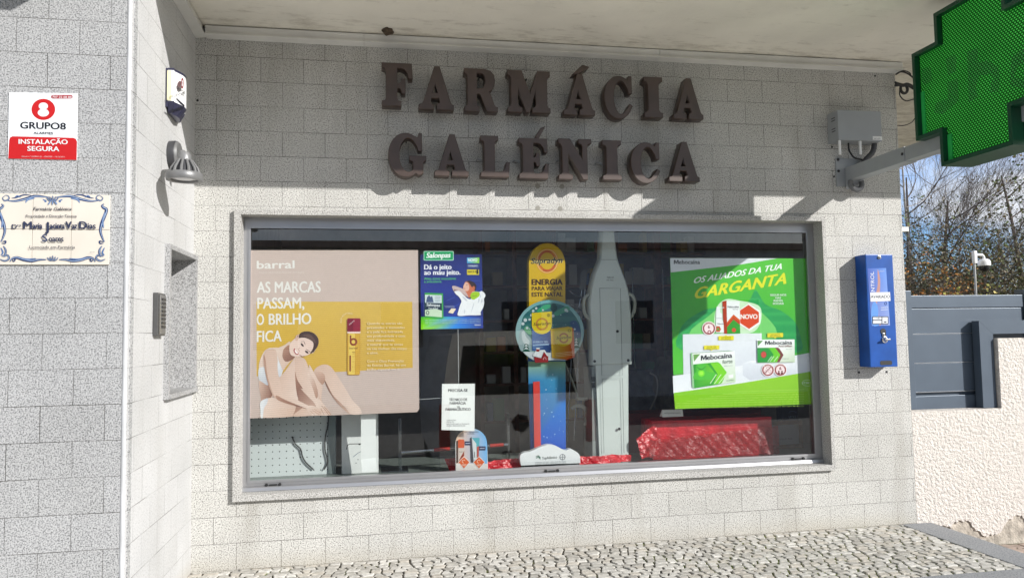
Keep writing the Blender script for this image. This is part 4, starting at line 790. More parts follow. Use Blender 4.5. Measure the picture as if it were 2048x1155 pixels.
b = MB(); b.box(ax0, ax0+.09, -.60, -.014, az0, az1, .004); b.prism([(ax0+.001, -.015, az0+.001), (ax0+.001, -.015, az0-.055), (ax0+.001, -.045, az0+.001)], (.088, 0, 0)); b.build('arm', gbm, cs)
b = MB(); b.box(ax0+.004, ax0+.086, -1.5, -.602, az0+.004, az1-.004, .003); b.build('arm_extension', gbm, cs)
p0, p1 = at('y', -.012, 1671.5, 316), at('y', -.012, 1692, 373); b = MB(); b.box(p0.x, ax0+.14, -.012, -.001, p1.z, p0.z, .002); b.build('wall_plate', gbm, cs)
b = MB()
for px, py in ((1676, 319), (1677, 342)): p = at('y', -.013, px, py); b.lathe((p.x, -.012, p.z), (0, -1, 0), [(.010, 0), (.010, .004), (.006, .010), (0, .011)], 8)
pbt = at('x', ax0, 1805, 308); b.lathe((ax0, pbt.y, pbt.z), (-1, 0, 0), [(.009, 0), (.009, .005), (0, .006)], 8); each(b, 'bolt', M['dark_metal'], cs)
h0 = at('y', -.06, 1711, 362); ring = [(h0.x+.047*math.cos(a), -.06-.012*math.sin(a*.5), h0.z-.015+.045*math.sin(a)) for a in [math.radians(160+k*220/44) for k in range(45)]]
b = MB(); b.tube(ring, [.016+.0028*(k % 2) for k in range(45)], 10); b.build('conduit_loop', mat('ribbed_conduit', (0.16, 0.165, 0.17), 0.5), cs, True)
# loose cables past the shop corner
cl_ = thing('loose_cables', 'coil of black cables hanging under the soffit past the shop corner', 'cable', (4.7, -0.02, 2.95))
b = MB(); cq = lambda x, y: at('y', -.06, 1448+x/2.75, y/2.75)
for P, r in (([(945,410),(975,395),(1010,405),(1042,428)], .006), ([(945,412),(985,390),(1020,400),(1030,420)], .004), ([(945,460),(985,470),(1010,465),(1045,485)], .013), ([(1045,545),(1000,555),(970,530),(966,500),(975,480)], .004), ([(955,690),(990,690),(1030,675),(1050,650)], .003), ([(940,450),(955,470),(940,472)], .007)):
    b.tube([cq(*p) for p in smooth(P, 5, False)], r, 7)
rc = cq(990, 490); b.tube([(rc.x+.027*math.cos(k*math.pi/8), rc.y, rc.z+.030*math.sin(k*math.pi/8)) for k in range(17)], .010, 8, cap=False); each(b, 'cable_coil', M['black'], cl_, True)
# ================================================================== blue vending machine and its note
vx0 = 4.258; vd = -.116; vx1 = at('y', vd, 1790.5, 620).x; vz1, vz0 = 1.812, 1.062
vm = thing('vending_machine', 'narrow blue wall mounted vending machine right of the shop window', 'vending machine', (4.4, 0, vz0))
blu = mat('blue_enamel', (0.010, 0.082, 0.36), 0.38, var=0.12, scale=9, spec=0.35)
b = MB(); b.box(vx0, vx1, vd, -.001, vz0, vz1, .006); b.build('case', blu, vm)
VQ = lambda x, y: (1690+x/4.443, 490+y/4.443)
pr = Print('y', vd-.0006, -.0001)
A = [VQ(*p) for p in ((200,207), (365,203), (400,712), (237,716))]; pr.poly(A, [(86,110,190), (118,160,235), (150,170,225), (120,140,205)])
pr.poly([VQ(*p) for p in smooth([(290,215),(312,300),(308,420),(285,520),(305,640),(320,700),(300,705),(270,600),(262,480),(290,360)], 4)], [(196,150,140)]*40)
pr.poly([VQ(*p) for p in smooth([(235,560),(262,500),(290,540),(300,640),(310,705),(240,708)], 3)], (110, 160, 230))
pr.text('NTROL', *VQ(264, 412), *VQ(256, 235), 7, (232, 236, 242), .0, up=(-1, -.04)); pr.text('natura', *VQ(322, 562), *VQ(382, 556), 4, (215, 225, 240), .01); pr.line([VQ(318,575), VQ(384,570)], 1.2, (200, 212, 235)); pr.text('adapta', *VQ(302, 236), *VQ(352, 233), 2.4, (200, 212, 235), 0)
pr.poly([VQ(*p) for p in fillet(242, 632, 386, 702, 8)], (25, 30, 45))
for P in ((248, 638, 325, 662), (248, 668, 325, 696), (331, 638, 381, 696)): pr.poly([VQ(*p) for p in fillet(*P, 4)], (222, 226, 232))
pr.text('1€', *VQ(284, 656), *VQ(308, 656), 3.2, (40, 45, 60), .02); pr.poly([VQ(*p) for p in ell(357, 682, 12, 5)], (40, 45, 60)); pr.ring(*VQ(362, 517), 2.6, 3.2, 1, (60, 80, 140))
pr.build('front_print', vm)
b = MB(); p = at('y', vd, *VQ(302, 107)); b.lathe((p.x, vd, p.z), (0, -1, 0), [(.014, 0), (.014, .003), (.009, .004), (.009, .010), (0, .011)], 16); b.build('lock', M['chrome'], vm, True)
b = MB(); p = at('y', vd, *VQ(338, 765)); b.lathe((p.x, vd-.0006, p.z), (0, -1, 0), [(.020, 0), (.020, .002), (0, .002)], 18); p = at('y', vd, *VQ(348, 800)); b.box(p.x-.012, p.x+.012, vd-.003, vd-.0007, p.z-.03, p.z+.02); b.build('coin_slot', M['black'], vm)
b = MB(); p = at('y', vd, *VQ(350, 838)); b.lathe((p.x, vd-.001, p.z), (0, -1, 0), [(.022, 0), (.022, .006), (.017, .008), (.010, .022), (0, .024)], 18); b.box(p.x-.020, p.x+.022, vd-.034, vd-.02, p.z-.004, p.z+.006, .002); p = at('y', vd, *VQ(338, 795)); b.box(p.x-.010, p.x+.010, vd-.006, vd-.0008, p.z-.01, p.z+.012, .002); b.build('turn_knob', M['chrome'], vm, True)
p0, p1 = at('y', vd, *VQ(311, 1026)), at('y', vd, *VQ(418, 1062)); b = MB(); b.prism([(x, vd-.0012, z) for x, z in fillet(p0.x, p1.z, p1.x, p0.z, .010)], (0, .001, 0)); b.build('tray_opening', M['black'], vm)
nt_ = thing('fault_note', 'small white paper slip reading AVARIADO taped across the vending machine', 'note', (4.4, vd, 1.5))
c = [at('y', vd-.003, *VQ(*q)) for q in ((225,420), (400,417), (404,494), (228,500))]; b = MB(); b.prism(c, (0, .0008, 0)); b.build('paper_slip', M['paper'], nt_)
pr = Print('y', vd-.0033, -.0001); pr.text('AVARIADO', *VQ(230, 471), *VQ(398, 469), 6, (75, 80, 98), .03); pr.build('print', nt_)
for i, (px, py) in enumerate(((1717, 744), (1773, 742))):
    pass
sc_ = MB()
for px, py in ((1718, 744), (1773, 743)): p = at('y', 0, px, py); sc_.lathe((p.x, 0.001, p.z), (0, -1, 0), [(.009, 0), (.008, .003), (0, .004)], 10)
each(sc_, 'wall_plug', M['dark_metal'], vm)
# ================================================================== posters and notices on the inside of the glass
GP = 0.106; ST = -.00005
def sheet_on(name, label, cat, corners, y, th, col, m=None, group=None):
    c = [at('y', y, *q) for q in corners]; t = thing(name, label, cat, (sum(p.x for p in c)/len(c), y, min(p.z for p in c)), group)
    b = MB(); b.prism(c, (0, th, 0)); b.build('sheet', m or mat('sheet_'+name, tuple(v*.8 for v in lin(col)), 0.6, var=0.02), t); return t
# ---- skin care banner
t = sheet_on('beauty_poster', 'large pink and yellow skin care poster showing a seated woman', 'poster', [(500, 500), (836, 500), (838.5, 817), (834, 823.5), (498.5, 836)], GP, .003, (205, 185, 176))
pr = Print('y', GP-.0002, ST, tone=.92)
pk = (214, 194, 186)
pr.poly([(500.3, 500.3), (835.8, 500.3), (838.2, 816.8), (833.8, 823.2), (498.8, 835.6)], [pk, pk, (206,186,178), (206,186,178), (206,186,178)])
ye = (222, 184, 84)
pr.poly([(512.8, 602.8), (824.5, 602.8), (825.5, 735), (513.3, 752)], [(224,188,92), (224,188,92), (216,176,74), (216,176,74)])
wh = (244, 240, 236)
pr.text('barral', 514, 537, 588.5, 536, 15, wh, .05); pr.text('ÓLEO PREVENÇÃO DE ESTRIAS', 518, 546.5, 608, 546, 3.2, (228,216,210), .0)
def display(txt, x0, y0, x1, y1, h):         # tall display capitals with heavy stems and small feet
    pr.text(txt, x0, y0, x1, y1, h, wh, .035)
display('AS', 514, 585, 540.5, 585, 21.5); display('MARCAS', 550, 585, 641, 584, 21.5); display('PASSAM,', 515, 617, 608, 616, 21.5)
display('O', 514, 649.5, 527.5, 649, 21.5); display('BRILHO', 538, 649, 622, 647.5, 21.5); display('FICA', 514, 683.5, 563, 682, 21.5)
W = lambda x, y: (500+x/6.079, 650+y/6.079)
def wp(pts, col, n=5): pr.poly([W(*p) for p in smooth(pts, n)], col)
def wg(pts, c0, c1, ang=0, n=5):             # printed tone that runs from c0 to c1 across the shape
    s = smooth(pts, n); ca, sa = math.cos(math.radians(ang)), math.sin(math.radians(ang)); k = [p[0]*ca+p[1]*sa for p in s]; lo, hi = min(k), max(k)
    pr.poly([W(*p) for p in s], [tuple(a+(bq-a)*(v-lo)/(hi-lo) for a, bq in zip(c0, c1)) for v in k])
sk1, sk2, sk3, sk4 = (234, 211, 199), (219, 188, 172), (184, 143, 124), (140, 98, 82)
# far leg
wg([(775,560),(820,505),(890,477),(955,485),(1005,530),(1060,610),(1150,750),(1240,900),(1300,965),(1345,1020),(1348,1078),(1215,1078),(1180,1020),(1110,950),(1010,850),(945,740),(912,670),(885,715),(840,700),(790,640)], sk2, sk1, 20)
wg([(912,670),(950,740),(1010,850),(1110,950),(1190,1040),(1215,1078),(1160,1040),(1050,930),(960,800),(915,700)], sk4, sk2, 40)
wg([(780,560),(850,560),(905,600),(912,668),(880,720),(835,690),(790,630)], sk2, sk3, 60)
# torso, breast band, belly
wg([(215,285),(165,330),(120,430),(105,540),(112,690),(130,860),(150,930),(260,880),(330,760),(380,600),(420,520),(470,430),(420,300),(330,270)], sk1, sk2, 60)
wg([(112,680),(130,860),(150,925),(250,880),(275,800),(240,700)], sk2, sk4, 10)
wg([(112,520),(210,530),(225,720),(150,690),(105,645)], (226,226,230), (196,198,208), 60)
wg([(345,430),(370,480),(400,545),(362,630),(335,560),(330,470)], (236,236,240), (212,212,220), 60)
pr.line([W(*p) for p in smooth([(260,285),(300,300),(330,370),(345,440)], 4, False)], 1.5, (240, 238, 240)); pr.line([W(*p) for p in smooth([(215,290),(240,280),(265,285)], 3, False)], 1.2, (240, 238, 240))
# neck and its shade
wg([(320,300),(420,240),(490,200),(500,330),(560,385),(500,430),(440,500),(400,545),(360,440)], sk1, sk2, 30)
wg([(410,290),(480,240),(492,340),(545,385),(490,430),(430,440),(395,380)], sk3, sk4, 40)
# hip and briefs
wg([(130,930),(200,890),(300,880),(430,920),(555,985),(545,1060),(505,1108),(150,1122),(128,1060)], sk1, sk2, 20)
wg([(130,930),(215,885),(205,950),(170,1010),(155,1120),(133,1122),(126,1020)], (238,238,240), (214,214,222), 0)
# shade behind the shin, then the near leg
wg([(560,700),(640,760),(740,850),(830,930),(850,1050),(760,1020),(680,1000),(590,1040),(520,1105),(560,980)], sk4, sk2, 40)
wg([(600,1030),(700,980),(830,1000),(990,1085),(760,1096),(530,1105)], sk2, sk1, 20)
wg([(362,635),(430,550),(500,450),(550,395),(620,385),(640,420),(600,520),(560,600),(560,720),(585,860),(560,960),(430,910),(300,840),(350,720)], sk2, sk1, 15)
wg([(550,400),(610,385),(665,410),(700,480),(740,580),(790,680),(820,770),(830,860),(835,960),(855,1040),(815,1010),(780,940),(700,860),(620,770),(560,660),(548,540)], sk2, sk1, 10)
wg([(700,590),(760,620),(815,760),(825,860),(800,880),(760,760)], sk1, sk3, 30)
wg([(548,560),(575,660),(640,770),(590,760),(585,880),(565,800),(552,680)], sk3, sk4, 60)
# second forearm reaching down past the shin
wg([(720,480),(770,560),(830,670),(880,740),(870,860),(870,960),(835,950),(828,820),(790,680),(735,590)], sk1, sk2, 50)
wg([(835,900),(880,940),(940,1010),(990,1085),(940,1085),(880,1050),(850,1060),(835,1000)], sk1, sk2, 50)
for a, bq in (((870,975),(955,1080)), ((905,990),(985,1085)), ((860,1010),(900,1085))): pr.line([W(*a), W(*bq)], .7, sk4)
# near arm
wg([(190,310),(250,285),(310,300),(335,400),(335,520),(350,620),(372,700),(380,800),(420,850),(560,900),(700,970),(760,1000),(850,1050),(850,1085),(740,1095),(690,1020),(560,975),(420,930),(320,895),(265,820),(225,690),(190,560),(160,440)], sk2, sk1, 20)
wg([(165,360),(190,420),(205,560),(235,690),(275,810),(320,890),(290,870),(240,770),(200,640),(178,520)], sk3, sk2, 0)
wg([(320,850),(430,905),(560,960),(690,1015),(600,990),(430,945),(330,900)], sk3, sk4, 10)
wg([(690,985),(760,975),(830,1010),(870,1050),(850,1090),(770,1070),(735,1095),(700,1040)], sk1, sk2, 60)
for a, bq in (((760,1030),(845,1085)), ((735,1040),(790,1092)), ((780,1020),(862,1065))): pr.line([W(*a), W(*bq)], .6, sk3)
# head
wg([(600,110),(640,85),(720,75),(790,105),(830,160),(835,215),(810,270),(775,330),(730,345),(690,365),(640,375),(560,380),(500,360),(478,300),(490,220),(540,165)], sk1, (232,208,196), 30)
wp([(585,155),(600,110),(640,80),(710,74),(775,95),(822,145),(836,200),(820,260),(785,310),(770,355),(775,325),(730,345),(765,280),(770,215),(735,180),(680,155),(630,150)], (78, 58, 52)); wp([(640,120),(720,110),(780,160),(800,220),(760,190),(700,150)], (104, 80, 72))
wp([(560,130),(590,115),(590,160),(570,190),(550,175)], sk2); wp([(572,128),(586,122),(582,150)], sk3)
for c, a in (((635,238),50), ((690,325),35)): pr.poly([W(*p) for p in [(c[0]+26*math.cos(math.radians(a))*math.cos(q)-11*math.sin(math.radians(a))*math.sin(q), c[1]+26*math.sin(math.radians(a))*math.cos(q)+11*math.cos(math.radians(a))*math.sin(q)) for q in [k*math.pi/8 for k in range(16)]]], (58, 42, 40))
pr.line([W(*p) for p in ((620,200),(655,195),(672,235))], .9, (92, 66, 58)); pr.line([W(*p) for p in ((680,290),(715,310),(735,330))], .9, (92, 66, 58))
wp([(545,280),(560,310),(595,340),(570,358),(540,335),(528,300)], (176, 92, 90)); wp([(548,290),(562,314),(588,338),(566,342),(545,318)], (246, 240, 238)); pr.line([W(*p) for p in ((600,360),(640,380),(668,372))], .9, sk4); pr.line([W(*p) for p in ((610,270),(585,290),(605,318))], .7, sk3)
# bottle
R = lambda x, y: (670+x/8.247, 620+y/8.247)
pr.poly([R(*p) for p in fillet(203, 372, 412, 1066, 26)], [(206,158,52)]*20); pr.poly([R(*p) for p in fillet(222, 380, 330, 1058, 18)], (232, 204, 98)); pr.poly([R(*p) for p in fillet(338, 380, 404, 1056, 14)], (214, 172, 62))
for k in range(12): pr.line([R(285, 690+k*28+(k % 3)*6), R(400, 700+k*28)], .7, (196, 150, 52))
pr.rect(*R(203, 352), *R(420, 380), (240, 214, 206)); pr.poly([R(*p) for p in fillet(203, 132, 422, 352, 22)], (150, 40, 62)); pr.poly([R(*p) for p in fillet(215, 142, 300, 346, 16)], (128, 32, 52))
pr.ring(*R(305, 520), 7.6, 7.6, 3.6, (146, 66, 44)); pr.line([R(256, 412), R(256, 530)], 3.2, (146, 66, 44)); pr.text('barral', *R(240, 638), *R(370, 636), 3.6, (110, 64, 40), .0); pr.poly([R(*p) for p in fillet(238, 742, 265, 1006, 12)], (150, 84, 46)); pr.text('ÓLEO', *R(285, 700), *R(330, 700), 2.2, (140, 100, 60), 0)
pr.text('novo', *R(240, 245), *R(325, 178), 3.6, (238, 214, 214), .0, up=(-.5, -.85)); pr.text('ÓLEO HIDRATANTE', 0, 0, 1, 1, 2.6, (240, 228, 200), 0, arc=(*R(225, 175), 14, 165, 300))
tx = (242, 230, 196)
for k, (s_, x1) in enumerate((('Quando as estrias são', 1110), ('prevenidas e atenuadas', 1150), ('e a pele fica hidratada', 1120), ('em profundidade e com', 1155), ('mais elasticidade,', 990), ('é natural que te sintas', 1120), ('no teu melhor. De corpo', 1180), ('e alma.', 715))): pr.text(s_, *R(530, 235+k*69.3), *R(x1, 233+k*69.3), 4.6, tx, .0)
for k, (s_, x1) in enumerate((('Com o Óleo Prevenção', 1135), ('de Estrias Barral, há um', 1165), ('brilho especial em ti.', 1075))): pr.text(s_, *R(530, 858+k*68), *R(x1, 852+k*68), 4.6, tx if k < 2 else (236, 226, 214), .0)
pr.build('print', t, INK_BANNER)
# ---- pain relief poster
t = sheet_on('pain_relief_poster', 'blue poster of a woman holding her neck, hung between the pink and the yellow displays', 'poster', [(840.5, 508.5), (963.5, 508.5), (966.5, 656), (842, 658.5)], GP+.004, .003, (40, 50, 110))
pr = Print('y', GP+.0036, ST, tone=.92)
dn, bl = (32, 38, 96), (46, 66, 164)
pr.poly([(840.7, 508.7), (900, 508.7), (963.3, 508.7), (964.8, 580), (966.2, 633), (900, 634), (842, 635), (841.2, 580)], [dn, (38,46,116), dn, (44,62,150), (40,50,120), bl, dn, (46,58,150)])
gr, gy = (96, 204, 40), (150, 224, 30)
pr.poly([(841.9, 633), (858, 633), (878, 633), (905, 633), (930, 633), (966, 632.5), (966.3, 655.8), (930, 656.4), (905, 656.8), (878, 657.4), (858, 657.8), (842.1, 658.2)], [(60,170,50), gr, (60,196,110), (60,160,240), (52,110,210), (48,64,150), (46,60,150), (48,100,210), (56,150,240), (80,210,120), gy, gy])
S3 = lambda x, y: (800+x/4.277, 430+y/4.277)
pr.poly([S3(*p) for p in fillet(203, 308, 458, 387, 6)], (190, 240, 214)); pr.poly([S3(*p) for p in fillet(208, 313, 453, 382, 4)], (0, 160, 96)); pr.text('Salonpas', *S3(226, 366), *S3(432, 362), 10, (245, 250, 248), .07, .22)
pr.text('Dá o jeito', *S3(208, 464), *S3(440, 462), 9.4, (244, 244, 250), .06); pr.text('ao mau jeito.', *S3(208, 510), *S3(516, 508), 9.4, (244, 244, 250), .06)
pr.text('Alivia dores musculares', *S3(207, 553), *S3(478, 551), 4.8, (96, 200, 130), .02); pr.text('e articulares.', *S3(207, 578), *S3(358, 576), 4.8, (96, 200, 130), .02)
pr.poly([S3(572, 364), S3(678, 362), S3(678, 410), S3(573, 411)], [(90,170,230), (140,210,60), (150,214,50), (70,160,220)]); pr.text('NOVO', *S3(584, 396), *S3(660, 395), 5.6, (248, 250, 250), .05)
pr.poly([S3(*p) for p in fillet(572, 419, 676, 452, 4)], (70, 84, 140)); pr.text('TAMANHO', *S3(582, 442), *S3(664, 441), 3.6, (220, 226, 240), .02); pr.poly([S3(*p) for p in fillet(573, 464, 676, 510, 4)], (226, 208, 60)); pr.text('MARCA N', *S3(580, 494), *S3(652, 492), 4.4, (60, 56, 30), .03); pr.text('1', *S3(656, 503), *S3(668, 502), 8.5, (40, 38, 30), .06)
for a, bq in (((470,700),(400,730)), ((520,750),(450,790)), ((560,560),(690,560))): pr.line([S3(*a), S3(*bq)], .8, (74, 96, 186))
D = lambda x, y: (890+x/11.556, 540+y/11.556)
def dp(p, c, n=4): pr.poly([D(*q) for q in smooth(p, n)], c)
dp([(440,330),(420,390),(435,470),(500,560),(560,640),(640,520),(690,480),(700,400),(640,290),(560,240),(480,260)], (206, 116, 82)); dp([(440,330),(424,380),(430,440),(470,480),(540,470),(560,380),(520,290),(480,275)], (230, 184, 166)); dp([(480,265),(560,235),(660,275),(720,340),(720,430),(690,480),(670,400),(620,390),(580,330),(540,280)], (62, 46, 48)); dp([(640,380),(680,370),(690,430),(650,450)], (200, 110, 74))
pr.line([D(490,345), D(520,330)], .8, (70, 50, 46)); pr.line([D(440,420), D(470,425)], .8, (150, 60, 60))
dp([(165,375),(220,360),(340,400),(430,440),(500,530),(540,620),(500,600),(420,560),(330,490),(250,470),(215,490),(180,440)], (206, 182, 180)); dp([(210,440),(300,470),(400,530),(500,610),(420,590),(320,520),(220,490)], (150, 120, 120))
dp([(220,490),(330,480),(420,560),(520,650),(600,660),(620,520),(700,490),(800,500),(840,480),(905,520),(935,590),(900,660),(905,760),(880,860),(820,980),(815,1035),(560,1042),(305,1048),(315,920),(350,800),(380,720),(330,620),(250,550)], (240, 241, 245), 5)
for P in ([(400,600),(470,640),(520,720),(450,680)], [(680,740),(650,860),(600,980),(640,820)], [(780,640),(760,760),(800,700)], [(850,650),(830,760),(870,720)], [(450,900),(440,1000),(465,960)], [(820,560),(800,640),(835,610)]): dp(P, (206, 210, 220))
dp([(620,520),(700,495),(790,510),(800,580),(740,640),(660,680),(600,650),(590,580)], (164, 206, 44)); pr.text('Salonpas', *D(615, 615), *D(745, 595), 3, (90, 130, 30), .02, .2)
pr.poly([S3(212, 663), S3(368, 668), S3(372, 880), S3(355, 884), S3(214, 868)], (70, 172, 84)); pr.poly([S3(214, 680), S3(356, 684), S3(357, 752), S3(214, 748)], (214, 226, 230)); pr.poly([S3(*p) for p in ((222,745),(232,700),(250,684),(262,700),(275,690),(288,745))], (74, 92, 130)); pr.poly([S3(214, 748), S3(357, 752), S3(358, 816), S3(214, 810)], (34, 56, 74)); pr.poly([S3(214, 810), S3(300, 800), S3(358, 816), S3(359, 872), S3(214, 860)], (206, 226, 200))
pr.text('Salonpas', *S3(226, 776), *S3(342, 782), 5.4, (240, 244, 246), .04, .2); pr.text('Pain Relief', *S3(245, 802), *S3(325, 806), 3.4, (220, 228, 232), .02); pr.poly([S3(*p) for p in ell(236, 834, 14, 18)], (60, 76, 70)); pr.poly([S3(*p) for p in ell(236, 834, 8, 11)], (206, 226, 200))
for k in range(4): pr.line([S3(300, 694+k*14), S3(348, 695+k*14)], .7, (110, 130, 150))
pr.poly([S3(412, 832), S3(440, 796), S3(480, 800), S3(452, 842)], (244, 226, 200)); pr.line([S3(380, 776), S3(462, 776), S3(462, 796)], .5, (190, 200, 230)); pr.text('penso medicamentoso', *S3(384, 790), *S3(455, 790), 2.2, (190, 200, 230), 0)
for k in range(3): pr.text('Leia atentamente o folheto informativo e consulte o farmaceutico', *S3(214, 900+k*14), *S3(690, 892+k*14), 1.9, (196, 226, 226), .0)
pr.text('Salonpas', *S3(638, 944), *S3(692, 942), 2.8, (235, 240, 250), .03); pr.build('print', t)
# ---- throat remedy poster
t = sheet_on('throat_poster', 'large green and white throat remedy poster at the right end of the window', 'poster', [(1340, 515.5), (1619, 516.5), (1629, 807.5), (1350, 817.5)], GP, .003, (90, 180, 60))
pr = Print('y', GP-.0002, ST, tone=1.02); g1_, g2_, g3_ = (72, 178, 52), (92, 196, 60), (40, 158, 84)
pr.poly([(1340.3, 515.8), (1400, 515.9), (1500, 516.2), (1618.7, 516.8), (1624, 680), (1624.5, 708), (1346.5, 748), (1344, 640)], [g1_, g1_, g2_, g2_, g1_, g1_, g2_, g1_])
U = lambda x, y: (1320+x/4.278, 430+y/4.278)
pr.poly([U(*p) for p in smooth([(820,640),(900,760),(1040,820),(1160,920),(1205,1050),(1215,1150),(1100,1180),(700,1160),(180,1150),(165,1000),(230,900),(340,830),(420,800),(560,790),(680,790),(770,720)], 4)], [g3_ if k % 3 else (56,172,90) for k in range(64)])
pr.poly([U(*p) for p in smooth([(250,1010),(420,860),(560,760),(760,770),(900,860),(1000,1000),(900,1120),(400,1120)], 4)], [(120, 206, 110)]*32); pr.poly([U(*p) for p in smooth([(480,800),(560,720),(680,730),(840,770),(870,860),(840,960),(760,1010),(560,1020),(470,960)], 4)], (206, 234, 200))
pr.poly([(1340.3, 515.8), (1555, 516.4), (1480, 529), (1341.3, 544.5)], [(226, 228, 234)]*4); pr.logo('ebocaína', *U(118, 418), *U(341, 418), 8, (32, 34, 40), .04)
pr.text('OS ALIADOS DA TUA', *U(290, 584), *U(1040, 462), 11.5, (246, 248, 246), .055, .25, up=(.13, -1)); pr.text('GARGANTA', *U(300, 716), *U(1076, 586), 21.5, (228, 226, 40), .06, .22, up=(.1, -1))
pr.poly([(1365.5, 668), (1523.5, 666), (1524, 745), (1367, 757)], [(224,226,234), (232,234,240), (214,216,226), (222,224,232)]); pr.poly([(1345.6, 751), (1420, 742), (1624.5, 704), (1626, 744), (1347, 786)], [(232,234,240), (240,240,245), (232,234,240), (226,228,236), (240,240,245)])
pr.poly([(1485, 726), (1500, 721), (1624, 714), (1625.6, 744), (1500, 760), (1486, 750)], [(226,228,236), (242,242,247), (238,238,244), (220,222,232), (210,212,224), (214,216,226)])
pr.poly([(1347.6, 785), (1480, 766), (1625.8, 741.5), (1628.3, 807), (1350.3, 817)], [(136, 200, 40), (150, 206, 44), (146, 202, 40), (132, 190, 34), (140, 200, 36)])
for k in range(8): y = 781+k*4.7; pr.text('Leia cuidadosamente as informacoes constantes da embalagem e do folheto informativo em caso de duvida', max(1352, 1470-k*24), y+2.4, 1608, y-2.0, 2.1, (190, 226, 110), .0)
pr.ring(1615, 765, 11, 6.5, .8, (206, 232, 190)); pr.text('STADA', 1604, 767.4, 1627, 766.4, 4, (226, 240, 214), .03)
N = lambda x, y: (1380+x/4.442, 560+y/4.442)
pr.poly([N(*p) for p in [(522,205),(618,268),(630,300),(625,385),(600,400),(530,450),(440,395),(430,270)]], (246, 242, 240)); pr.poly([N(*p) for p in ((520,218),(612,284),(612,372),(524,432),(446,380),(444,268))], (218, 78, 46)); pr.text('NOVO', *N(450, 344), *N(598, 342), 9, (248, 246, 244), .06)
for k, s_ in enumerate(('SEGUE-NOS', 'NAS', 'REDES', 'SOCIAIS')): wd = (71, 24, 40, 48)[k]; pr.text(s_, *N(784-wd, 140+k*25.5), *N(784+wd, 139+k*25.5), 3.8, (240, 246, 240), .04)
pr.poly([N(*p) for p in ((288,190),(325,180),(330,475),(300,472))], (176, 64, 40)); pr.poly([N(*p) for p in ((325,182),(441,184),(447,472),(330,476))], (238, 240, 242)); pr.text('Mebocaína', *N(334, 246), *N(432, 244), 4, (40, 44, 56), .04); pr.text('Spray', *N(380, 262), *N(430, 261), 2.4, (90, 94, 104), 0)
pr.poly([N(*p) for p in ((329,395),(388,330),(444,378),(447,472),(330,476))], (64, 160, 60))
for k, c in enumerate(((216, 96, 40), (200, 70, 50))): pr.poly([N(*p) for p in ((329,372+k*22),(386,304+k*22),(444,352+k*22),(444,374+k*22),(386,326+k*22),(329,394+k*22))], c)
pr.poly([N(*p) for p in ell(390, 442, 19)], (212, 90, 66))
pr.poly([N(*p) for p in ((236,236),(268,236),(268,285),(286,300),(286,345),(298,380),(302,465),(230,465),(230,380),(232,300))], (236, 238, 240)); pr.line([N(268,246), N(304,243)], 1.6, (230, 232, 236)); pr.line([N(232,338), N(286,338)], .8, (150, 156, 166)); pr.text('Mebocaína', *N(244, 392), *N(300, 392), 2.6, (50, 54, 66), .03); pr.poly([N(*p) for p in ((232,408),(262,408),(276,434),(262,458),(232,458))], (196, 90, 44)); pr.poly([N(*p) for p in ell(250, 434, 11)], (96, 150, 60))
def badge(cx, cy, r, txt, people=False, slash=False):
    pr.poly(ell(cx, cy, r+1.4), (246, 236, 236)); pr.poly(ell(cx, cy, r), (150, 66, 66)); pr.poly(ell(cx, cy+.2, r*.76), (244, 224, 226))
    if txt: pr.text(txt, cx-1.9, cy, cx+1.9, cy, 6, (110, 44, 48), .05)
    if people:
        for dx in (-3.2, 3.2): pr.poly(ell(cx+dx, cy+3.4, 1.7), (110, 44, 48)); pr.poly([(cx+dx-2.6, cy+9), (cx+dx-2, cy+5.4), (cx+dx+2, cy+5.4), (cx+dx+2.6, cy+9)], (110, 44, 48))
    if slash:
        for dx, dy in ((-4, 3), (4, 3), (0, -4)): pr.ring(cx+dx, cy+dy, 3, 3, .7, (150, 110, 112), n=12)
        pr.line([(cx-7.5, cy+7.5), (cx+7.5, cy-7.5)], 1.6, (130, 56, 58))
    pr.text('A PARTIR DOS' if people else 'SEM AÇÚCAR', 0, 0, 1, 1, 2, (246, 226, 226), .0, arc=(cx, cy, r*.8, 215, 325))
badge(*N(168, 427), 12.4, '6'); pr.poly(ell(*N(172, 460), 3.8), (150, 66, 66)); pr.poly(ell(*N(172, 460), 1.9), (244, 224, 226))
badge(*N(692, 797), 11.6, None, slash=True); badge(*N(803, 795), 11.6, '6', people=True)
def callout(x0, y0, x1, y1, a, bq): pr.poly([N(x0, y0), N(x1, y0-3), N(x1, y1-3), N((x0+x1)/2+12, y1-2), N((x0+x1)/2, y1+9), N((x0+x1)/2-14, y1-1), N(x0, y1)], (226, 216, 46)); pr.text(a, *N(x0+28, y0+19), *N(x1-28, y0+16), 2.6, (80, 84, 40), .0); pr.text(bq, *N(x0+22, y0+34), *N(x1-22, y0+31), 2.6, (80, 84, 40), .0)
pr.poly([N(*p) for p in ((253,495),(310,494),(320,486),(330,494),(389,493),(389,531),(253,532))], (226, 216, 46)); pr.text('GARGANTA', *N(280, 512), *N(364, 511), 2.6, (80, 84, 40), .0); pr.text('INFLAMADA', *N(278, 526), *N(366, 525), 2.6, (80, 84, 40), .0)
callout(124, 580, 260, 616, 'DOR DE', 'GARGANTA'); callout(688, 470, 827, 508, 'GARGANTA', 'INFLAMADA')
B1 = lambda x, y: (1380+x/11.55, 680+y/11.55); B2 = lambda x, y: (1500+x/11.55, 660+y/11.55)
pr.poly([B1(15,290), B1(60,300), B1(100,1105), B1(50,1080)], (150, 196, 150)); pr.poly([B1(15,290), B1(440,268), B1(900,235), B1(1030,250), B1(60,300)], (120, 160, 120)); pr.poly([B1(58,300), B1(1035,245), B1(1055,960), B1(100,1105)], [(238,242,240), (238,240,242), (200,222,190), (238,242,240)])
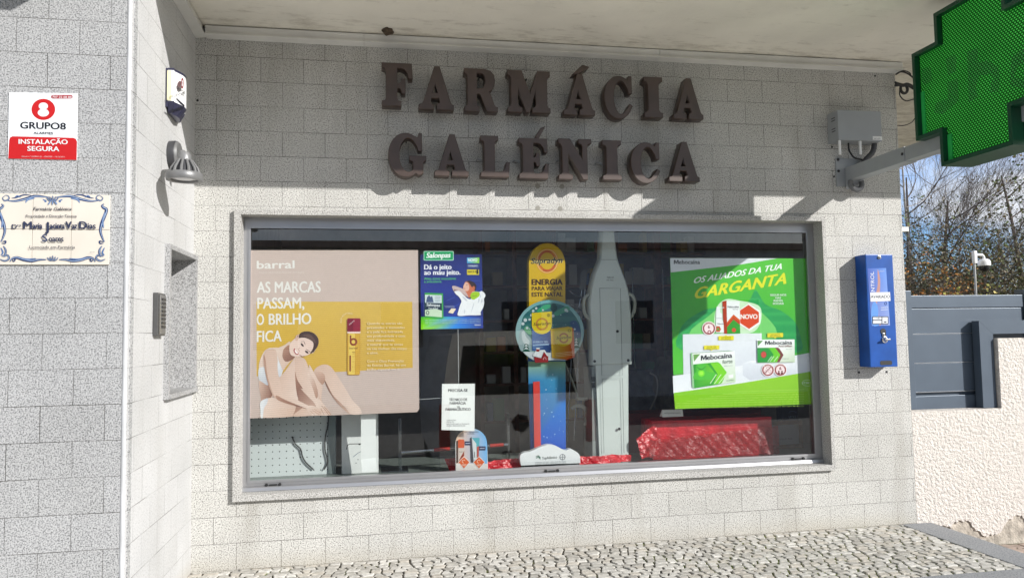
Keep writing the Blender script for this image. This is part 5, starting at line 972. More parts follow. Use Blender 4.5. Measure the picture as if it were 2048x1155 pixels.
pr.poly([B1(75,325), B1(235,315), B1(90,495)], (112, 160, 84)); pr.poly([B1(75,555), B1(640,500), B1(700,540), B1(850,740), B1(740,980), B1(690,1010), B1(100,1105)], [(48,150,50), (90,196,40), (120,212,44), (120,212,44), (70,176,40), (60,160,50), (60,160,56)])
pr.poly([B1(470,530), B1(630,515), B1(690,560), B1(835,745), B1(730,985), B1(540,1015), B1(640,780)], (124, 210, 40)); pr.poly([B1(400,540), B1(470,530), B1(640,780), B1(520,1020), B1(440,1030), B1(590,770)], (56, 160, 50))
pr.poly([B1(*p) for p in smooth([(160,560),(370,545),(360,640),(390,720),(600,760),(500,900),(110,900),(100,770),(150,720)], 4)], (84, 190, 60)); pr.poly([B1(*p) for p in ell(262, 760, 75)], (126, 222, 50)); pr.poly([B1(*p) for p in ell(262, 760, 42)], (160, 236, 70)); pr.poly([B1(*p) for p in smooth([(150,600),(260,665),(370,590),(330,640),(260,690),(190,650)], 4)], (40, 130, 40))
for x in (610, 720, 830): pr.line([B1(x, 785), B1(x-145-(x-610)*.1, 1000)], 1.6, (206, 236, 190))
pr.logo('ebocaína', *B1(250, 465), *B1(970, 400), 9.6, (28, 32, 44), .05); pr.text('forte', *B1(750, 542), *B1(980, 520), 7.4, (60, 92, 60), .02); pr.text('pastilhas sem acucar', *B1(790, 600), *B1(985, 588), 1.6, (130, 140, 140), 0); pr.text('24 pastilhas', *B1(840, 945), *B1(1020, 920), 2, (60, 100, 60), 0); pr.poly([B1(885,800), B1(1000,780), B1(1000,860), B1(890,880)], (236, 240, 238))
pr.poly([B2(165,215), B2(1030,210), B2(1035,735), B2(175,745)], [(240,244,242), (240,244,242), (196,214,184), (236,242,236)]); pr.poly([B2(172,240), B2(300,238), B2(180,365)], (96, 150, 84))
pr.poly([B2(168,405), B2(640,398), B2(680,420), B2(775,570), B2(680,735), B2(175,745)], [(40,140,50), (128,60,64), (128,60,64), (128,60,64), (128,60,64), (40,150,60)]); pr.poly([B2(168,408), B2(580,402), B2(700,565), B2(615,737), B2(175,742)], [(44,150,56), (110,206,40), (120,212,40), (110,206,40), (44,150,60)]); pr.poly([B2(168,408), B2(430,405), B2(545,560), B2(440,740), B2(175,742)], (44, 152, 64))
pr.poly([B2(*p) for p in ell(315, 562, 72, 84)], (120, 100, 70)); pr.poly([B2(*p) for p in ell(315, 562, 56, 66)], (204, 78, 66))
for x in (505, 555, 645): pr.line([B2(x, 600), B2(x-95, 722)], 1.3, (206, 236, 200))
pr.logo('ebocaína', *B2(345, 335), *B2(970, 325), 7.6, (28, 32, 44), .05); pr.text('Anti-Inflam', *B2(655, 388), *B2(970, 384), 4.2, (120, 60, 62), .03); pr.text('sabor laranja', *B2(830, 445), *B2(970, 443), 1.7, (140, 146, 150), 0); pr.text('20 comprimidos', *B2(750, 665), *B2(900, 660), 1.7, (110, 120, 120), 0)
pr.build('print', t)
# ---- help wanted notice
t = sheet_on('job_notice', 'white A4 paper help wanted notice taped inside the window above the arched card', 'notice', [(884, 767), (949.8, 766.5), (949, 861), (883, 859)], GP-.001, .0006, (238, 243, 246), M['paper'])
pr = Print('y', GP-.0012, -.00003); V = lambda x, y: (820+x/3.85, 680+y/3.85); bk = (40, 44, 52)
for s_, x0, x1, y, h in (('PRECISA-SE', 294, 444, 396, 5.4), ('TÉCNICO DE', 302, 440, 466, 5), ('FARMÁCIA', 306, 430, 494, 5), ('ou', 362, 380, 515, 3.4), ('FARMACÊUTICO', 275, 466, 541, 5)): pr.text(s_, *V(x0, y), *V(x1, y-1), h, bk, .05)
for k, (s_, x1) in enumerate((('CONTACTAR', 352), ('LOCAL OU', 338), ('curriculo para a farmacia', 456), ('tratar directamente', 425))): pr.text(s_, *V(282, 619+k*14), *V(x1, 618+k*14), 2.2 if k < 2 else 2.6, (70, 76, 90), .01)
pr.build('print', t)
# ================================================================== things standing in the window
PZ = 0.452
def xz(px, py, y): p = at('y', y, px, py); return p.x, p.z
def out(pts, y): return [at('y', y, *q) for q in pts]
# yellow and blue vitamin display
vd_ = thing('vitamin_display', 'tall yellow and blue cardboard vitamin display with a snow globe picture', 'display stand', (at('y', .28, 1094, 800).x, .28, PZ))
yel = mat('yellow_card', (0.72, 0.50, 0.03), 0.5, var=0.02)
hy = .300
hd = [(1058, 720), (1058, 540)]+ell(1094, 527, 36.2, 41, 22, 180, 360)+[(1130.5, 540), (1131, 720)]
b = MB(); b.prism(out(hd, hy), (0, .075, 0)); b.build('header_column', yel, vd_)
pr = Print('y', hy-.0004, -.00005, tone=.80)
Y5 = lambda x, y: (980+x/3.61, 440+y/3.61)
pr.poly(hd, [(226, 184, 24)]*len(hd)); pr.poly([(1058.5, 600), (1130.5, 600), (1130.8, 720), (1058.5, 720)], [(226,184,24), (226,184,24), (230,150,20), (230,150,20)])
pr.ring(*Y5(413, 295), 22.5, 25, 8, (232, 140, 40)); pr.ring(*Y5(413, 295), 21.5, 24, 2, (240, 200, 120)); pr.ring(*Y5(413, 295), 16.5, 19, 2, (206, 92, 40)); pr.ring(*Y5(413, 295), 19, 22, 3.5, (206, 96, 40), 20, 120); pr.ring(*Y5(413, 295), 19, 22, 3.5, (206, 96, 40), 200, 300)
for o_, c, bd_ in ((0, (246, 226, 150), .13), (0, (28, 32, 44), .05)): pr.text('Supradyn', *Y5(297, 315), *Y5(522, 308), 11, c, bd_, .2)
for s_, y, h, bd_ in (('ENERGIA', 468, 11.2, .05), ('PARA VIAJAR', 507, 7.6, .03), ('ESTE NATAL', 551, 8.2, .035)): pr.text(s_, *Y5(302, y), *Y5(523, y-2), h, (62, 28, 18), bd_*1.5)
pr.build('print', vd_)
ly = .275; b = MB(); b.prism(out([(1056, 700), (1131, 700), (1132, 925), (1062, 925)], ly), (0, .02, 0)); b.build('lower_column', mat('blue_card', (0.02, 0.12, 0.42), 0.5), vd_)
pr = Print('y', ly-.0004, -.00005); pr.poly([(1056.5, 722), (1131, 722), (1131, 760), (1131.3, 800), (1131.6, 897), (1062, 897), (1057, 760)], [(150,186,140), (150,186,140), (70,150,190), (24,128,220), (14,84,196), (14,84,196), (60,140,196)])
rng = random.Random(4)
for k in range(26): x, y = rng.uniform(1085, 1128), rng.uniform(735, 885); pr.poly(ell(x, y, rng.choice((.5, .7, 1.2)), None, 8), (190, 222, 245))
pr.build('print', vd_)
b = MB(); b.prism(out([(1066.5, 763), (1079.5, 762), (1082, 898), (1069, 898)], ly-.03), (0, .012, 0)); b.build('red_strip', mat('red_card', (0.62, 0.035, 0.025), 0.45), vd_)
gy_ = .240; gb = [p for p in ell(1099.6, 663.5, 68.3, 64, 56, 118, 422)]
b = MB(); b.prism(out(gb, gy_), (0, .012, 0)); b.build('globe_panel', mat('globe_card', (0.5, 0.55, 0.55), 0.5), vd_)
pr = Print('y', gy_-.0004, -.00005, tone=.74)
gcol = []
for x, y in gb: t_ = (x-1031)/137; k = (y-600)/127; gcol.append(tuple(int(a) for a in (150+40*abs(t_-.5)-40*(1-k), 190-30*abs(t_-.5)*0-20*(1-k)*.5, 180+20*abs(t_-.5))))
pr.poly(gb, gcol)
Gq = lambda x, y: (1030+x/8.25, 590+y/8.25)
def gp_(p, c, n=4): pr.poly([Gq(*q) for q in smooth(p, n)], c)
gp_([(150,330),(300,200),(470,140),(640,130),(820,180),(960,300),(1060,460),(1090,640),(1060,800),(900,900),(300,900),(130,820),(90,640),(110,450)], [(44,104,110) if k % 4 < 2 else (60,120,118) for k in range(56)])
gp_([(360,260),(470,170),(560,150),(600,190),(500,240),(430,290)], (56, 170, 120)); gp_([(640,300),(720,240),(860,180),(900,240),(780,300),(690,340)], (70, 160, 130)); gp_([(600,150),(660,140),(700,220),(640,280),(590,230)], (18, 74, 70)); gp_([(900,450),(1000,420),(1070,540),(1080,680),(1000,700),(960,560)], (44, 78, 128))
gp_([(80,590),(130,560),(200,640),(290,760),(290,900),(120,930),(60,800)], (150, 172, 176)); gp_([(110,620),(150,590),(180,680),(240,760),(200,820),(130,760)], (196, 208, 212)); gp_([(150,560),(200,500),(250,560),(280,640),(220,640)], (106, 168, 128))
pr.poly([Gq(*p) for p in [(135,935),(190,925),(250,930),(400,950),(560,930),(700,960),(860,930),(950,915),(1012,925),(970,975),(905,1030),(835,1072),(318,1072),(240,1025),(178,975)]], (206,214,220))
for cx, cy, s_ in ((185, 860, 1), (1010, 800, 1)):
    for k in range(3): pr.poly([Gq(cx, cy-100+k*45), Gq(cx+38+k*14, cy-20+k*45), Gq(cx-38-k*14, cy-20+k*45)], (22, 82, 66)); pr.poly([Gq(cx, cy-100+k*45), Gq(cx+22+k*8, cy-60+k*45), Gq(cx-22-k*8, cy-60+k*45)], (206, 216, 220))
rng = random.Random(8)
for x, y, r in ((170,410,3.6),(130,470,3.2),(240,400,2.4),(270,330,2.6),(350,215,2.4),(300,260,2.6),(630,340,3),(840,245,3.2),(860,260,2.4),(985,560,2),(755,325,1.2),(200,540,2.6),(460,245,1.8)): pr.poly([Gq(*p) for p in ell(x, y, r*8.25, r*8.25, 10)], (206, 220, 224))
for k in range(40): a = rng.uniform(0, 6.28); r = rng.uniform(0, 480); pr.poly([Gq(*p) for p in ell(575+r*math.cos(a), 560+r*.8*math.sin(a), rng.uniform(3, 8), None, 6)], (200, 220, 222))
pr.poly([Gq(278,500), Gq(600,560), Gq(588,945), Gq(285,910)], [(66,104,160), (40,62,120), (34,54,104), (74,110,170)])
pr.poly([Gq(*p) for p in [(275,292),(610,268)]+[(610,480)]+ell(443, 490, 165, 150, 14, 0, 180)[1:-1]+[(278,500)]], (226, 200, 40)); pr.ring(*Gq(445, 475), 12.6, 12.6, 3.6, (196, 136, 60))
pr.text('Supradyn', *Gq(303, 502), *Gq(585, 484), 6, (34, 36, 44), .02, .2); pr.ring(*Gq(553, 330), 3.2, 3.2, .9, (96, 92, 40), n=16); pr.line([Gq(553,308), Gq(553,352)], .7, (96,92,40)); pr.line([Gq(531,330), Gq(575,330)], .7, (96,92,40))
pr.text('ENERGY 50+', *Gq(300, 786), *Gq(548, 780), 3.4, (170, 196, 226), .05); pr.poly([Gq(*p) for p in ((290,812),(560,795),(560,822),(290,840))], (150, 176, 210)); pr.line([Gq(295,865), Gq(460,860)], .9, (150,176,210))
pr.poly([Gq(585,555), Gq(880,515), Gq(965,545), Gq(985,1025), Gq(860,1065), Gq(610,1030)], [(206,176,36), (216,190,44), (216,120,40), (196,60,36), (206,50,34), (196,160,60)]); pr.poly([Gq(650,760), Gq(975,700), Gq(985,1025), Gq(860,1065), Gq(650,1040)], [(222,190,60), (206,76,40), (206,60,36), (190,50,34), (220,170,60)])
pr.poly([Gq(*p) for p in [(640,560),(940,525),(942,690)]+ell(800, 700, 148, 140, 14, 0, 180)[1:-1]+[(650,700)]], (228, 202, 44)); pr.ring(*Gq(805, 705), 10, 10.4, 3.2, (190, 110, 50), 20, 160); pr.ring(*Gq(805, 705), 10, 10.4, 3.2, (190, 110, 50), 200, 340); pr.text('Supradyn', *Gq(685, 725), *Gq(925, 712), 5.6, (34, 36, 44), .02, .2); pr.ring(*Gq(897, 582), 3, 3, .9, (96, 92, 40), n=16)
for k in range(3): pr.line([Gq(670, 960+k*26), Gq(985, 925+k*26)], .8, (240, 214, 170))
pr.poly([Gq(*p) for p in ((315,1015),(440,1035),(480,930),(550,1005),(548,1105),(330,1112))], (150, 40, 46)); pr.poly([Gq(*p) for p in ((290,990),(350,905),(490,900),(552,1005),(530,1000),(475,925),(430,1035),(300,1000))], (226, 230, 234)); pr.poly([Gq(*p) for p in ((350,880),(408,880),(400,930),(352,928))], (150, 44, 50)); pr.poly([Gq(*p) for p in ell(380, 878, 34, 12)], (226, 230, 234)); pr.ring(*Gq(490, 1065), 3.3, 5.4, 1, (214, 170, 170), 180, 360)
pr.build('print', vd_)
by = .200; bs_ = smooth([(1042, 930), (1040, 912), (1046, 905), (1060, 902), (1076, 895), (1093, 889), (1104, 889), (1116, 893), (1130, 900), (1140, 897), (1150, 901), (1159, 909), (1161, 925)], 4, False)
b = MB(); b.prism(out(bs_, by), (0, .05, 0)); b.build('cloud_base', mat('white_card', (0.74, 0.75, 0.76), 0.6, var=0.02), vd_)
pr = Print('y', by-.0004, -.00005); pr.text('TopAtlântico', 1084, 918, 1114, 915.5, 5, (40, 60, 56), .02)
for k in range(4): pr.line([(1072, 911+k*1.6), (1077, 910+k*1.3), (1081, 914+k*1.3)], .8, (40, 110, 84))
pr.ring(1125, 913, 5.8, 6, 1, (60, 72, 84), n=20); pr.line([(1125, 908), (1125, 918)], .8, (60, 72, 84)); pr.line([(1120, 913), (1130, 913)], .8, (60, 72, 84))
for k in range(3): pr.text('medicamento nao sujeito a receita medica leia o folheto', 1070, 924.5+k*2.2, 1132, 922+k*2.2, 1.3, (90, 98, 106), 0)
pr.build('print', vd_)
# arched counter card
ay = .165; ap = [(911.5, 941), (911, 892)]+ell(942.5, 886, 31.5, 30, 20, 180, 360)+[(974.5, 892), (976, 938)]
ac = thing('counter_card', 'small arched orange and blue counter card below the white notice', 'display card', (at('y', ay, 943, 935).x, ay, PZ))
b = MB(); b.prism(out(ap, ay), (0, .006, 0)); b.prism(out([(930, 938), (955, 937), (943, 905)], ay+.006), (0, .05, 0)); b.build('card', mat('card_white', (0.78, 0.77, 0.75), 0.6, var=0.02), ac)
pr = Print('y', ay-.0003, -.00005); ac_ = []
for x, y in ap: k = min(1, max(0, (x-925)/40)); ac_.append((int(246-126*k), int(206-16*k), int(176+70*k)))
pr.poly([(min(max(x, 912.3), 974.8), y) for x, y in ap], ac_); pr.rect(912, 926, 975.5, 940, (240, 234, 230)); Cq = lambda x, y: (900+x/12.156, 850+y/12.156)
pr.text('DOR E INFLAMAÇÃO', *Cq(345, 178), *Cq(690, 172), 2.6, (40, 60, 90), .03); pr.text('LOCAL', *Cq(430, 216), *Cq(600, 212), 3, (40, 60, 90), .03)
pr.poly([Cq(*p) for p in ((150,380),(195,360),(205,900),(150,920))], (84, 60, 50)); pr.poly([Cq(*p) for p in fillet(200, 540, 350, 870, 20)], (222, 206, 196)); pr.poly([Cq(*p) for p in fillet(196, 338, 348, 548, 24)], (226, 90, 40)); pr.poly([Cq(*p) for p in ((215,850),(345,610),(345,860))], (160, 70, 50)); pr.text('Fenidex', *Cq(220, 655), *Cq(310, 648), 2.4, (60, 54, 54), .02)
pr.poly([Cq(*p) for p in ((480,310),(525,280),(575,900),(500,905))], (70, 70, 78)); pr.poly([Cq(*p) for p in ((535,300),(720,300),(705,700),(700,830),(640,830))], (80, 180, 196)); pr.poly([Cq(*p) for p in ((540,310),(640,440),(645,830),(575,830))], (226, 230, 232)); pr.poly([Cq(*p) for p in ((650,520),(705,500),(700,760),(650,780))], (196, 76, 56)); pr.line([Cq(597,640), Cq(600,780)], 1.5, (70,74,84))
for P in ((355, 385, 510, 482), (705, 505, 865, 605)): pr.poly([Cq(*p) for p in fillet(*P, 10)], (28, 36, 84)); pr.line([Cq(P[0]+20, (P[1]+P[3])/2), Cq(P[2]-22, (P[1]+P[3])/2-2)], 1.4, (206, 214, 236))
for cx in (340, 705): pr.poly([Cq(*p) for p in ((cx,745),(cx+145,890),(cx,1050),(cx-145,895))], (246, 230, 220)); pr.poly([Cq(*p) for p in ((cx,765),(cx+130,890),(cx,1040),(cx-130,893))], (230, 98, 36)); pr.line([Cq(cx-60,955), Cq(cx+60,950)], 1, (250,226,210)); pr.line([Cq(cx-45,980), Cq(cx+45,976)], .9, (250,226,210)); pr.ring(*Cq(cx-5, 875), 3.6, 3.6, .9, (250, 220, 200), 90, 330)
pr.build('print', ac)
# weighing machine
sy = .30; wm_ = thing('weighing_machine', 'tall pale grey pharmacy weighing machine seen from behind, with ring handles', 'scale', (at('y', sy, 1225, 900).x, sy, PZ))
wp_ = mat('pale_grey_shell', (0.60, 0.645, 0.62), 0.4, var=0.03, scale=3); ws = mat('grey_green_side', (0.28, 0.31, 0.30), 0.45)
Lf = smooth([(1207, 440), (1207, 459), (1204.5, 500), (1203, 519), (1192, 548), (1185, 578.5), (1181.5, 612), (1183, 645), (1185, 690), (1186.5, 727)], 4, False); Rt = smooth([(1225.5, 440), (1226, 459), (1230.5, 500), (1233.5, 519), (1242, 542.5), (1253, 573), (1258.5, 606), (1261, 648), (1261.5, 690), (1261.5, 725)], 4, False)
def rounded(name, pts, y0, y1, m, parent, bevel):
    P = out(pts, y0); me = solid([[(p.x, p.z) for p in P]], y0, y1, bevel); me.materials.append(m); o = bpy.data.objects.new(name, me); S.collection.objects.link(o); o.parent = parent; o.matrix_parent_inverse = Matrix.Translation(-parent.location); return o
rounded('upper_shell', Lf+Rt[::-1], sy, sy+.10, wp_, wm_, .010)
zb0 = PZ+.001; lp0, lp1, lp2, lp3 = [at('y', sy+.012, *q) for q in ((1191, 727), (1256.5, 725), (1256, 880), (1200, 880))]
b = MB(); b.prism([lp0, lp1, (lp2.x, sy+.012, zb0), (lp3.x-.005, sy+.012, zb0)], (0, .16, 0)); b.build('lower_column', wp_, wm_)
b = MB(); s0_ = at('y', sy+.03, 1184, 760); s1_ = at('y', sy+.03, 1190, 880); b.prism([(s0_.x, sy+.03, at('y', sy, 1184, 735).z), (lp0.x+.02, sy+.03, lp0.z), (lp3.x+.02, sy+.03, zb0), (s1_.x-.02, sy+.03, zb0)], (0, .2, 0)); b.build('side_housing', ws, wm_)
b = MB()
for P in ([(1199.5, 576), (1241, 576), (1244.5, 750), (1203.5, 750), (1199.5, 576)], [(1204.5, 757), (1245, 756), (1248, 905)], [(1204.5, 757), (1208, 905)], [(1203, 519), (1233.5, 519)]):
    b.tube([at('y', sy-.0006, *q) for q in P], .0013, 5)
each(b, 'panel_seam', mat('dark_seam', (0.12, 0.13, 0.13), 0.6), wm_)
b = MB()
for q in ((1235, 662), (1238.5, 857), (1189.5, 722), (1256.5, 720)): p = at('y', sy-.001, *q); b.lathe((p.x, sy, p.z), (0, -1, 0), [(.010, 0), (.009, .004), (0, .004)], 12)
each(b, 'lock', M['dark_metal'], wm_)
pr = Print('y', sy-.001, -.0001, tone=.5); pr.text('MODELO 220V', 1214, 556, 1228, 556, 3, (90, 96, 96), .01); pr.text('50 Hz', 1213, 561, 1227, 561, 2.4, (100, 106, 106), 0); pr.build('rating_plate', wm_)
hm = mat('ivory_handle', (0.42, 0.43, 0.36), 0.4)
for P in ([(1183, 586), (1172, 592), (1167.5, 602), (1167.5, 617), (1171, 630), (1180, 639)], [(1255.5, 586), (1264.5, 591), (1269, 602), (1269.5, 614), (1266, 627), (1259, 636)]):
    b = MB(); b.tube([at('y', sy+.03, *q) for q in smooth(P, 4, False)], .012, 8); b.build('ring_handle', hm, wm_, True)
b = MB()
for z0_ in (757, 769): p = at('y', sy+.028, 1187, z0_); b.box(p.x-.014, p.x+.012, sy+.026, sy+.031, p.z-.018, p.z+.014)
each(b, 'socket', M['black'], wm_)
b = MB(); ca = at('y', .46, 1163, 797); b.box(ca.x-.03, ca.x+.08, .44, .50, ca.z-.010, ca.z+.010, .004)
b.tube([at('y', .46, *q) for q in smooth([(1112, 690), (1125, 712), (1138, 745), (1150, 775), (1157, 797)], 4, False)], [.004]*9+[.007]*8, 7)
b.tube([at('y', .48, *q) for q in smooth([(1143, 817), (1152, 811), (1165, 812), (1173, 822), (1174, 838), (1170, 850)], 4, False)], .013, 8); b.tube([at('y', .48, 1168, 815), at('y', .46, 1188, 815)], .012, 8); b.build('measuring_arm', hm, wm_, True)
# slim wire card rack behind the globe
wr = thing('wire_rack', 'chrome wire card rack between the globe picture and the weighing machine', 'rack', (at('y', .75, 1160, 700).x, .75, -.04)); b = MB()
for dx in (0, 14): b.tube([at('y', .78, 1174-dx*.2, 540), at('y', .78, 1158-dx, 690), at('y', .78, 1148-dx, 880)], .004, 6)
for k in range(4):
    for y0_ in (580, 606): b.tube([at('y', .74, *q) for q in smooth([(1139+k*3, y0_+k*2), (1144+k*3, y0_+6+k*2), (1163+k*2, y0_+14+k), (1166+k, y0_+30)], 3, False)], .0035, 5)
b.build('wire_frame', M['chrome'], wr); b = MB(); b.prism(out([(1162, 544), (1174.5, 538), (1171, 577), (1158, 582)], .77), (0, .002, 0)); b.build('card', mat('grey_card', (0.25, 0.25, 0.25), 0.6), wr)
# left end of the display
pgy = .37; pg = thing('peg_panel', 'white perforated panel at the left end of the window display', 'panel', (at('y', pgy, 570, 900).x, pgy, PZ))
pm = mat('perforated_board', (0.62, 0.66, 0.66), 0.6, var=0.03); n = pm.node_tree; lk = n.links.new; bs = n.nodes['Principled BSDF']; src = bs.inputs['Base Color'].links[0].from_socket
t = n.nodes.new('ShaderNodeTexCoord'); sp = n.nodes.new('ShaderNodeSeparateXYZ'); lk(t.outputs['Object'], sp.inputs[0]); rr = []
for ax in 'XZ': rr.append(math_node(n, 'POWER', math_node(n, 'SUBTRACT', math_node(n, 'FRACT', math_node(n, 'DIVIDE', math_node(n, 'ADD', sp.outputs[ax], 5), .042)), .5), 2))
hole = math_node(n, 'LESS_THAN', math_node(n, 'ADD', rr[0], rr[1]), .0085); q = n.nodes.new('ShaderNodeMix'); q.data_type = 'RGBA'; q.inputs['B'].default_value = (0.03, 0.035, 0.035, 1); lk(hole, q.inputs['Factor']); lk(src, q.inputs['A']); lk(q.outputs['Result'], bs.inputs['Base Color'])
xa, xb = .105, at('y', pgy, 656, 880).x; b = MB(); b.box(xa, xb, pgy, pgy+.012, PZ+.001, 1.32); b.build('board', pm, pg)
xc = at('y', pgy, 672, 880).x; b = MB(); b.box(xb+.001, xc, pgy-.01, pgy+.03, PZ+.001, 1.32, .003); each(b, 'upright', mat('grey_green_upright', (0.22, 0.26, 0.26), 0.4, 0.3), pg)
cl2 = thing('black_cable', 'thin black cable hanging loosely down the perforated panel', 'cable', (at('y', pgy, 640, 900).x, pgy, PZ)); b = MB()
b.tube([at('y', pgy-.012, *q) for q in smooth([(584, 872), (590, 886), (601, 897), (605, 912), (612, 924), (627, 938)], 4, False)], .0045, 6); b.tube([at('y', pgy-.012, *q) for q in smooth([(657, 826), (656, 848), (651, 872), (650, 898), (655, 922), (648, 938)], 4, False)], .0045, 6); b.build('cable', M['black'], cl2, True)
wx = thing('white_carton', 'plain white carton with a small black line drawing behind the folded card', 'box', (at('y', .36, 712, 900).x, .36, PZ)); p0, p1 = at('y', .335, 683, 829), at('y', .335, 757, 938)
b = MB(); b.box(p0.x, p1.x, .335, .43, PZ+.001, p0.z, .003); b.build('carton', M['white_plastic'], wx)
pr = Print('y', .3345, -.0001); pr.line([(693, 898), (695, 889), (700, 887), (722, 886.5)], 1.4, (50, 54, 54)); pr.poly(ell(719, 887.5, 2.2, 1.6, 10), (50, 54, 54)); pr.line([(706, 913), (716, 905), (722, 902)], 1, (110, 130, 150)); pr.poly(ell(716, 918, 1, 1, 8), (60, 70, 80)); pr.poly(ell(712, 925, 1, 1, 8), (60, 70, 80)); pr.build('line_drawing', wx)
fc = thing('folded_card', 'blank white folded card standing in the window below the pink poster', 'card', (at('y', .2, 738, 940).x, .2, PZ)); c0, c1, c2, c3, c4, c5 = at('y', .150, 722, 819), at('y', .150, 752, 815.5), at('y', .190, 751.5, 914), at('y', .190, 722, 918), at('y', .175, 724, 944), at('y', .175, 754, 942)
b = MB(); b.add([c0, c1, c2, c3, c5, c4], [(0, 1, 2, 3), (3, 2, 4, 5)]); b.add([v+Vector((0, .0012, 0)) for v in (c0, c1, c2, c3, c5, c4)], [(3, 2, 1, 0), (5, 4, 2, 3)]); b.build('card_sheet', M['paper'], fc)
# acrylic stand
clr = glass_mat('clear_acrylic', (0.93, 0.95, 0.95), 1.6)
at_ = thing('acrylic_stand', 'clear acrylic stand with a chrome cross rod at the middle of the window', 'stand', (at('y', .42, 880, 930).x, .42, PZ))
for xs_, yy in (((797, 803, 836), .36), ((1015, 1020, 827), .38)):
    x0_, x1_ = at('y', yy, xs_[0], 880).x, at('y', yy, xs_[1], 880).x; zt_ = at('y', yy, xs_[0], xs_[2]).z; b = MB(); b.box(x0_, x1_, yy, yy+.09, PZ+.012, zt_, .002); each(b, 'post', clr, at_)
b = MB(); x0_, x1_ = at('y', .4, 762, 935).x, at('y', .4, 816, 935).x; b.box(x0_, x1_, .30, .50, PZ+.0005, PZ+.011, .002); x0_, x1_ = at('y', .4, 998, 935).x, at('y', .4, 1042, 935).x; b.box(x0_, x1_, .30, .50, PZ+.0005, PZ+.011, .002); each(b, 'foot', clr, at_)
b = MB(); b.tube([at('y', .37, 803, 904), at('y', .385, 1016, 888)], .011, 10); b.build('cross_rod', M['chrome'], at_, True)
b = MB()
for q in ((803, 809, 904.2, 903.8), (1009, 1015, 888.8, 888.2)): b.tube([at('y', .37, q[0], q[2]), at('y', .37, q[1], q[3])], .0155, 10)
each(b, 'clamp', M['chrome'], at_, True)
b = MB(); b.tube([at('y', .37, 980, 890.6), at('y', .37, 1007, 888.6)], .0118, 10); b.tube([at('y', .37, 868, 899), at('y', .37, 900, 896.5)], .0118, 10); each(b, 'red_sleeve', mat('red_sleeve', (0.45, 0.03, 0.02), 0.3), at_, True)
# red wrapped parcel, loose red film
red_f = mat('red_film', (0.66, 0.008, 0.022), 0.36, var=0.18, scale=14, bump=0.3, bscale=30, spec=0.5)
def crumple(name, x0, x1, y0, y1, z0, z1, seed, amp, m, parent, top_in=.0):
    bm = bmesh.new(); bmesh.ops.create_cube(bm, size=1); bmesh.ops.subdivide_edges(bm, edges=bm.edges[:], cuts=22, use_grid_fill=True); r_ = random.Random(seed); ph = [r_.uniform(0, 6) for _ in range(8)]
    for v in bm.verts:
        u = v.co.copy(); k = 1-top_in*(u.z+.5); p = Vector(((x0+x1)/2+u.x*(x1-x0)*k, (y0+y1)/2+u.y*(y1-y0)*k, (z0+z1)/2+u.z*(z1-z0)))
        n_ = sum(math.sin(p.x*f+ph[i])*math.sin(p.z*f*1.3+ph[i+1])*math.cos(p.y*f*1.1+ph[i+2]) for i, f in enumerate((11, 19, 33, 61)))/4
        p += Vector((r_.uniform(-1, 1), r_.uniform(-1, 1), r_.uniform(-1, 1)))*amp*.10+Vector((u.x, u.y, u.z))*n_*amp*2.5; v.co = p
        if v.co.z < z0+.001: v.co.z = z0+.001
    me = bpy.data.meshes.new(name); bm.to_mesh(me); bm.free(); me.materials.append(m); o = bpy.data.objects.new(name, me); S.collection.objects.link(o); o.parent = parent; o.matrix_parent_inverse = Matrix.Translation(-parent.location); return o
rp_ = thing('red_parcel', 'long box wrapped in crumpled red cellophane at the right of the display', 'parcel', (at('y', .42, 1410, 900).x, .42, PZ)); ry = .30
p0, p1 = at('y', ry, 1304, 841), at('y', ry, 1546, 905)
crumple('wrapped_box', p0.x, p1.x, ry, ry+.22, PZ, p0.z-.002, 3, .008, red_f, rp_)
film = bpy.data.materials.new('clear_red_film'); film.use_nodes = True; n = film.node_tree; n.nodes.clear(); o_ = n.nodes.new('ShaderNodeOutputMaterial'); tr = n.nodes.new('ShaderNodeBsdfTransparent'); tr.inputs[0].default_value = (0.75, 0.22, 0.24, 1); gl_ = n.nodes.new('ShaderNodeBsdfPrincipled'); gl_.inputs['Base Color'].default_value = (0.42, 0.02, 0.03, 1); gl_.inputs['Roughness'].default_value = .4
nx = n.nodes.new('ShaderNodeTexNoise'); nx.inputs['Scale'].default_value = 40; nx.inputs['Detail'].default_value = 6; rm_ = n.nodes.new('ShaderNodeMapRange'); rm_.inputs['From Min'].default_value = .42; rm_.inputs['From Max'].default_value = .7; rm_.inputs['To Min'].default_value = .12; rm_.inputs['To Max'].default_value = .75; n.links.new(nx.outputs['Fac'], rm_.inputs['Value']); mxs = n.nodes.new('ShaderNodeMixShader'); n.links.new(rm_.outputs[0], mxs.inputs[0]); n.links.new(tr.outputs[0], mxs.inputs[1]); n.links.new(gl_.outputs[0], mxs.inputs[2]); n.links.new(mxs.outputs[0], o_.inputs[0])
